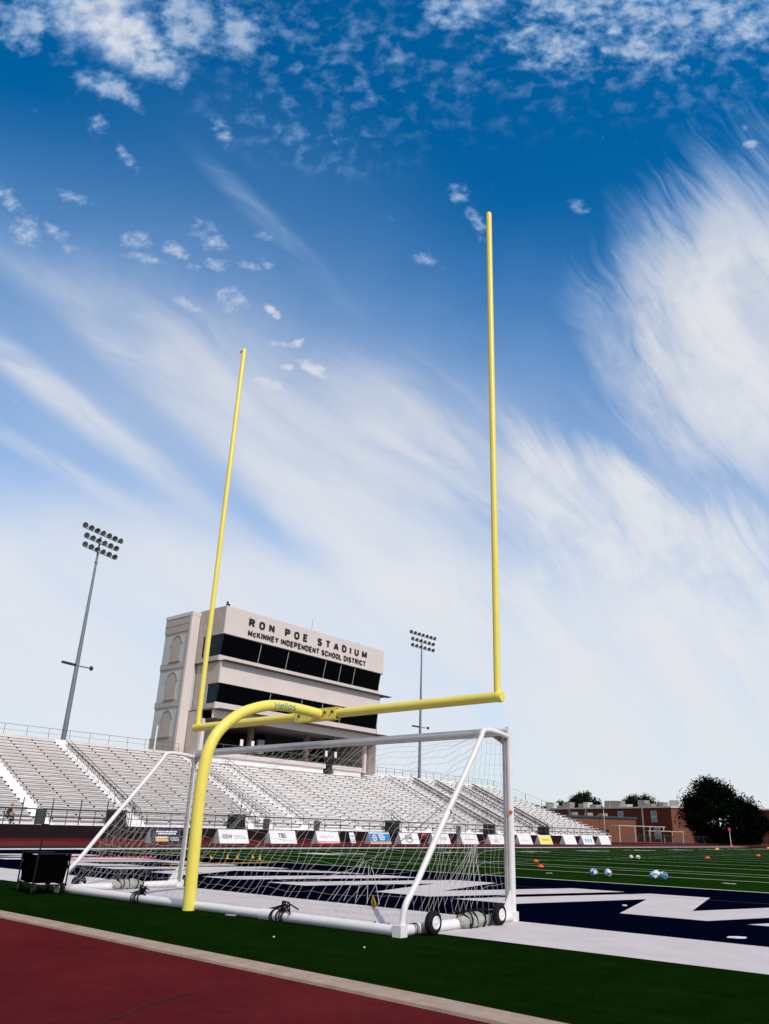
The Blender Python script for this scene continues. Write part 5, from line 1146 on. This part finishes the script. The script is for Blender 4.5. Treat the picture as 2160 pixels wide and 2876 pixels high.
cn = MB(); cn.prism([(-2, 3.05), (19, 3.05), (19, 3.4), (-2, 3.4)], lambda p, q_: Q(p, -4, q_), lambda p, q_: Q(p, -.05, q_)); cn.build('flat_canopy', M_coping, o)
for a in (1, 7, 13): MB().tube([Q(a, -3.6, 0), Q(a, -3.6, 3.05)], .16, 8).build('canopy_post', M_coping, o)
# flat shelters in front of the wing
def shelter(x, y, L, h, lab, rz):
    o = empty('shelter_frame', (x, y, 0), lab, 'shelter', 'white flat shelter frames by the school wing', rz)
    MB().box(-L/2, -1.0, h-.12, L/2, 1.0, h).build('roof', M_coping, o)
    for a in (-.47, -.15, .17, .47):
        MB().box(a*L-.06, -.95, 0, a*L+.06, -.83, h-.12).build('post', M_coping, o)
shelter(-52.3, 139, 13, 3.0, 'longer white flat-roofed shelter frame in front of the orange-lit brick wing', R(70))
shelter(-49.3, 144, 8, 2.2, 'lower white shelter frame right of the orange-lit brick wing', R(55))
# fence
fn = empty('chain_link_fence', (-50, 122, 0), 'low thin chain-link fence beyond the track in front of the school and tree', 'fence')
rr_ = MB(); F0, F1 = Vector((-48, 121, 0)), Vector((-10, 168, 0)); 
for z in (.1, 1.3): rr_.tube([F0+Vector((0, 0, z)), F1+Vector((0, 0, z))], .03, 5)
at_world(rr_.build('rail', M_rail, fn), fn)
for k in range(20):
    p = F0.lerp(F1, k/19); at_world(MB().tube([p, p+Vector((0, 0, 1.35))], .035, 5).build('post', M_rail, fn), fn)
fm = MB(); dd = (F1-F0); LL = dd.length; n = 190
for k in range(n):
    for s_ in (1, -1):
        a = F0+dd*(k/n)+Vector((0, 0, .1 if s_ > 0 else 1.3)); b = F0+dd*(min(1, (k+1.5)/n))+Vector((0, 0, 1.3 if s_ > 0 else .1)); fm.tube([a, b], .009, 3, cap=False)
at_world(fm.build('wire_mesh', M_rail, fn, fixn=False), fn)

# ------------------------------------------------------------------ trees
def tree(name, lab, loc, rx_, ry_, h, z0, m_leaf, seed, nclump=70, nleaf=90, ls=.30, grp='trees beyond the school', lobes=None, shape=1.0):
    o = empty(name, loc, lab, 'tree', grp); rnd = random.Random(seed)
    t = MB(); t.tube([(0, 0, -.1), (.05, 0, z0*.6), (0, .1, z0+h*.25), (.1, 0, z0+h*.5)], [.45, .36, .26, .14], 9)
    for k in range(7):
        a = rnd.uniform(0, 6.28); e = Vector((math.cos(a)*rx_*.55, math.sin(a)*ry_*.55, z0+h*rnd.uniform(.35, .75)))
        t.tube([(0, 0, z0+h*.12), e*.5+Vector((0, 0, z0*.5+.4)), e], [.2, .12, .05], 6)
    t.build('trunk', M_bark, o, True)
    vs = []; fs = []
    for c in range(nclump):
        while True:
            p = Vector((rnd.uniform(-1, 1), rnd.uniform(-1, 1), rnd.uniform(-1, 1)))
            if .35 < p.length < 1: break
        p = p.normalized()*(.45+.55*rnd.random()**.6)
        zf = (p.z+1)/2; wid = (1-.35*zf**shape) if shape else 1
        cc = Vector((p.x*rx_*wid, p.y*ry_*wid, z0+h*zf))
        if lobes:
            for (lx, lz, lr) in lobes:
                if rnd.random() < .10: cc = Vector((lx+rnd.gauss(0, lr*.5), rnd.gauss(0, lr*.5), lz+rnd.gauss(0, lr*.4)))
        cr_ = rnd.uniform(.7, 1.35)*min(rx_, h)*.17
        for k in range(nleaf):
            d = Vector((rnd.gauss(0, 1), rnd.gauss(0, 1), rnd.gauss(0, .8)))*cr_*.62
            d *= min(1, 1.25*cr_/max(d.length, 1e-6)); q = cc+d; q.z = max(q.z, .25+.2*rnd.random()); s_ = ls*rnd.uniform(.6, 1.4)
            n1 = Vector((rnd.gauss(0, 1), rnd.gauss(0, 1), rnd.gauss(0, 1))).normalized(); n2 = n1.orthogonal().normalized(); n3 = n1.cross(n2)
            i = len(vs); vs += [q-n2*s_, q+n3*s_*.5, q+n2*s_, q-n3*s_*.5]; fs.append((i, i+1, i+2, i+3))
    m_ = MB(); m_.add(vs, fs); m_.build('crown', m_leaf, o, fixn=False)
    return o
def dirpt(x, y_, dist): 
    d = fw + rt*((x-1080-PPX)/FPX) - up*((y_-1438-PPY)/FPX); h = math.hypot(d.x, d.y); return (CAM.x+d.x/h*dist, CAM.y+d.y/h*dist, 0)
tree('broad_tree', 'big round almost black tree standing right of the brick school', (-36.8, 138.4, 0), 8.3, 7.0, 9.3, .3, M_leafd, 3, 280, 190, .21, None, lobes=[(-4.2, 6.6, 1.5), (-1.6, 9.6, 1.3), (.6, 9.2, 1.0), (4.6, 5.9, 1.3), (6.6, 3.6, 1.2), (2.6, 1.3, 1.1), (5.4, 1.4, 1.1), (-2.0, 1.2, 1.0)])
tree('roofline_tree', 'small bushy tree above the school roof just right of the bleachers', (-98.5, 193.5, 0), 4.8, 4, 4.6, 5.0, M_leaf, 12, 60, 110, .26)
tree('roofline_tree', 'taller round tree behind the school roof, left of the flat roofed middle part', (-95.5, 204, 0), 6.2, 5, 7.2, 5.6, M_leaf, 13, 90, 120, .27)
tree('roofline_tree', 'low wide tree behind the school roof, midway between the bleachers and the dark tree', (-81.2, 211, 0), 7.6, 5, 6.3, 5.6, M_leaf, 14, 100, 120, .27)
tree('roofline_tree', 'small dark tree at the top end of the bleachers right slope', (-101.5, 187, 0), 3.4, 3, 4.2, 4.6, M_leaf, 15, 36, 90, .26)
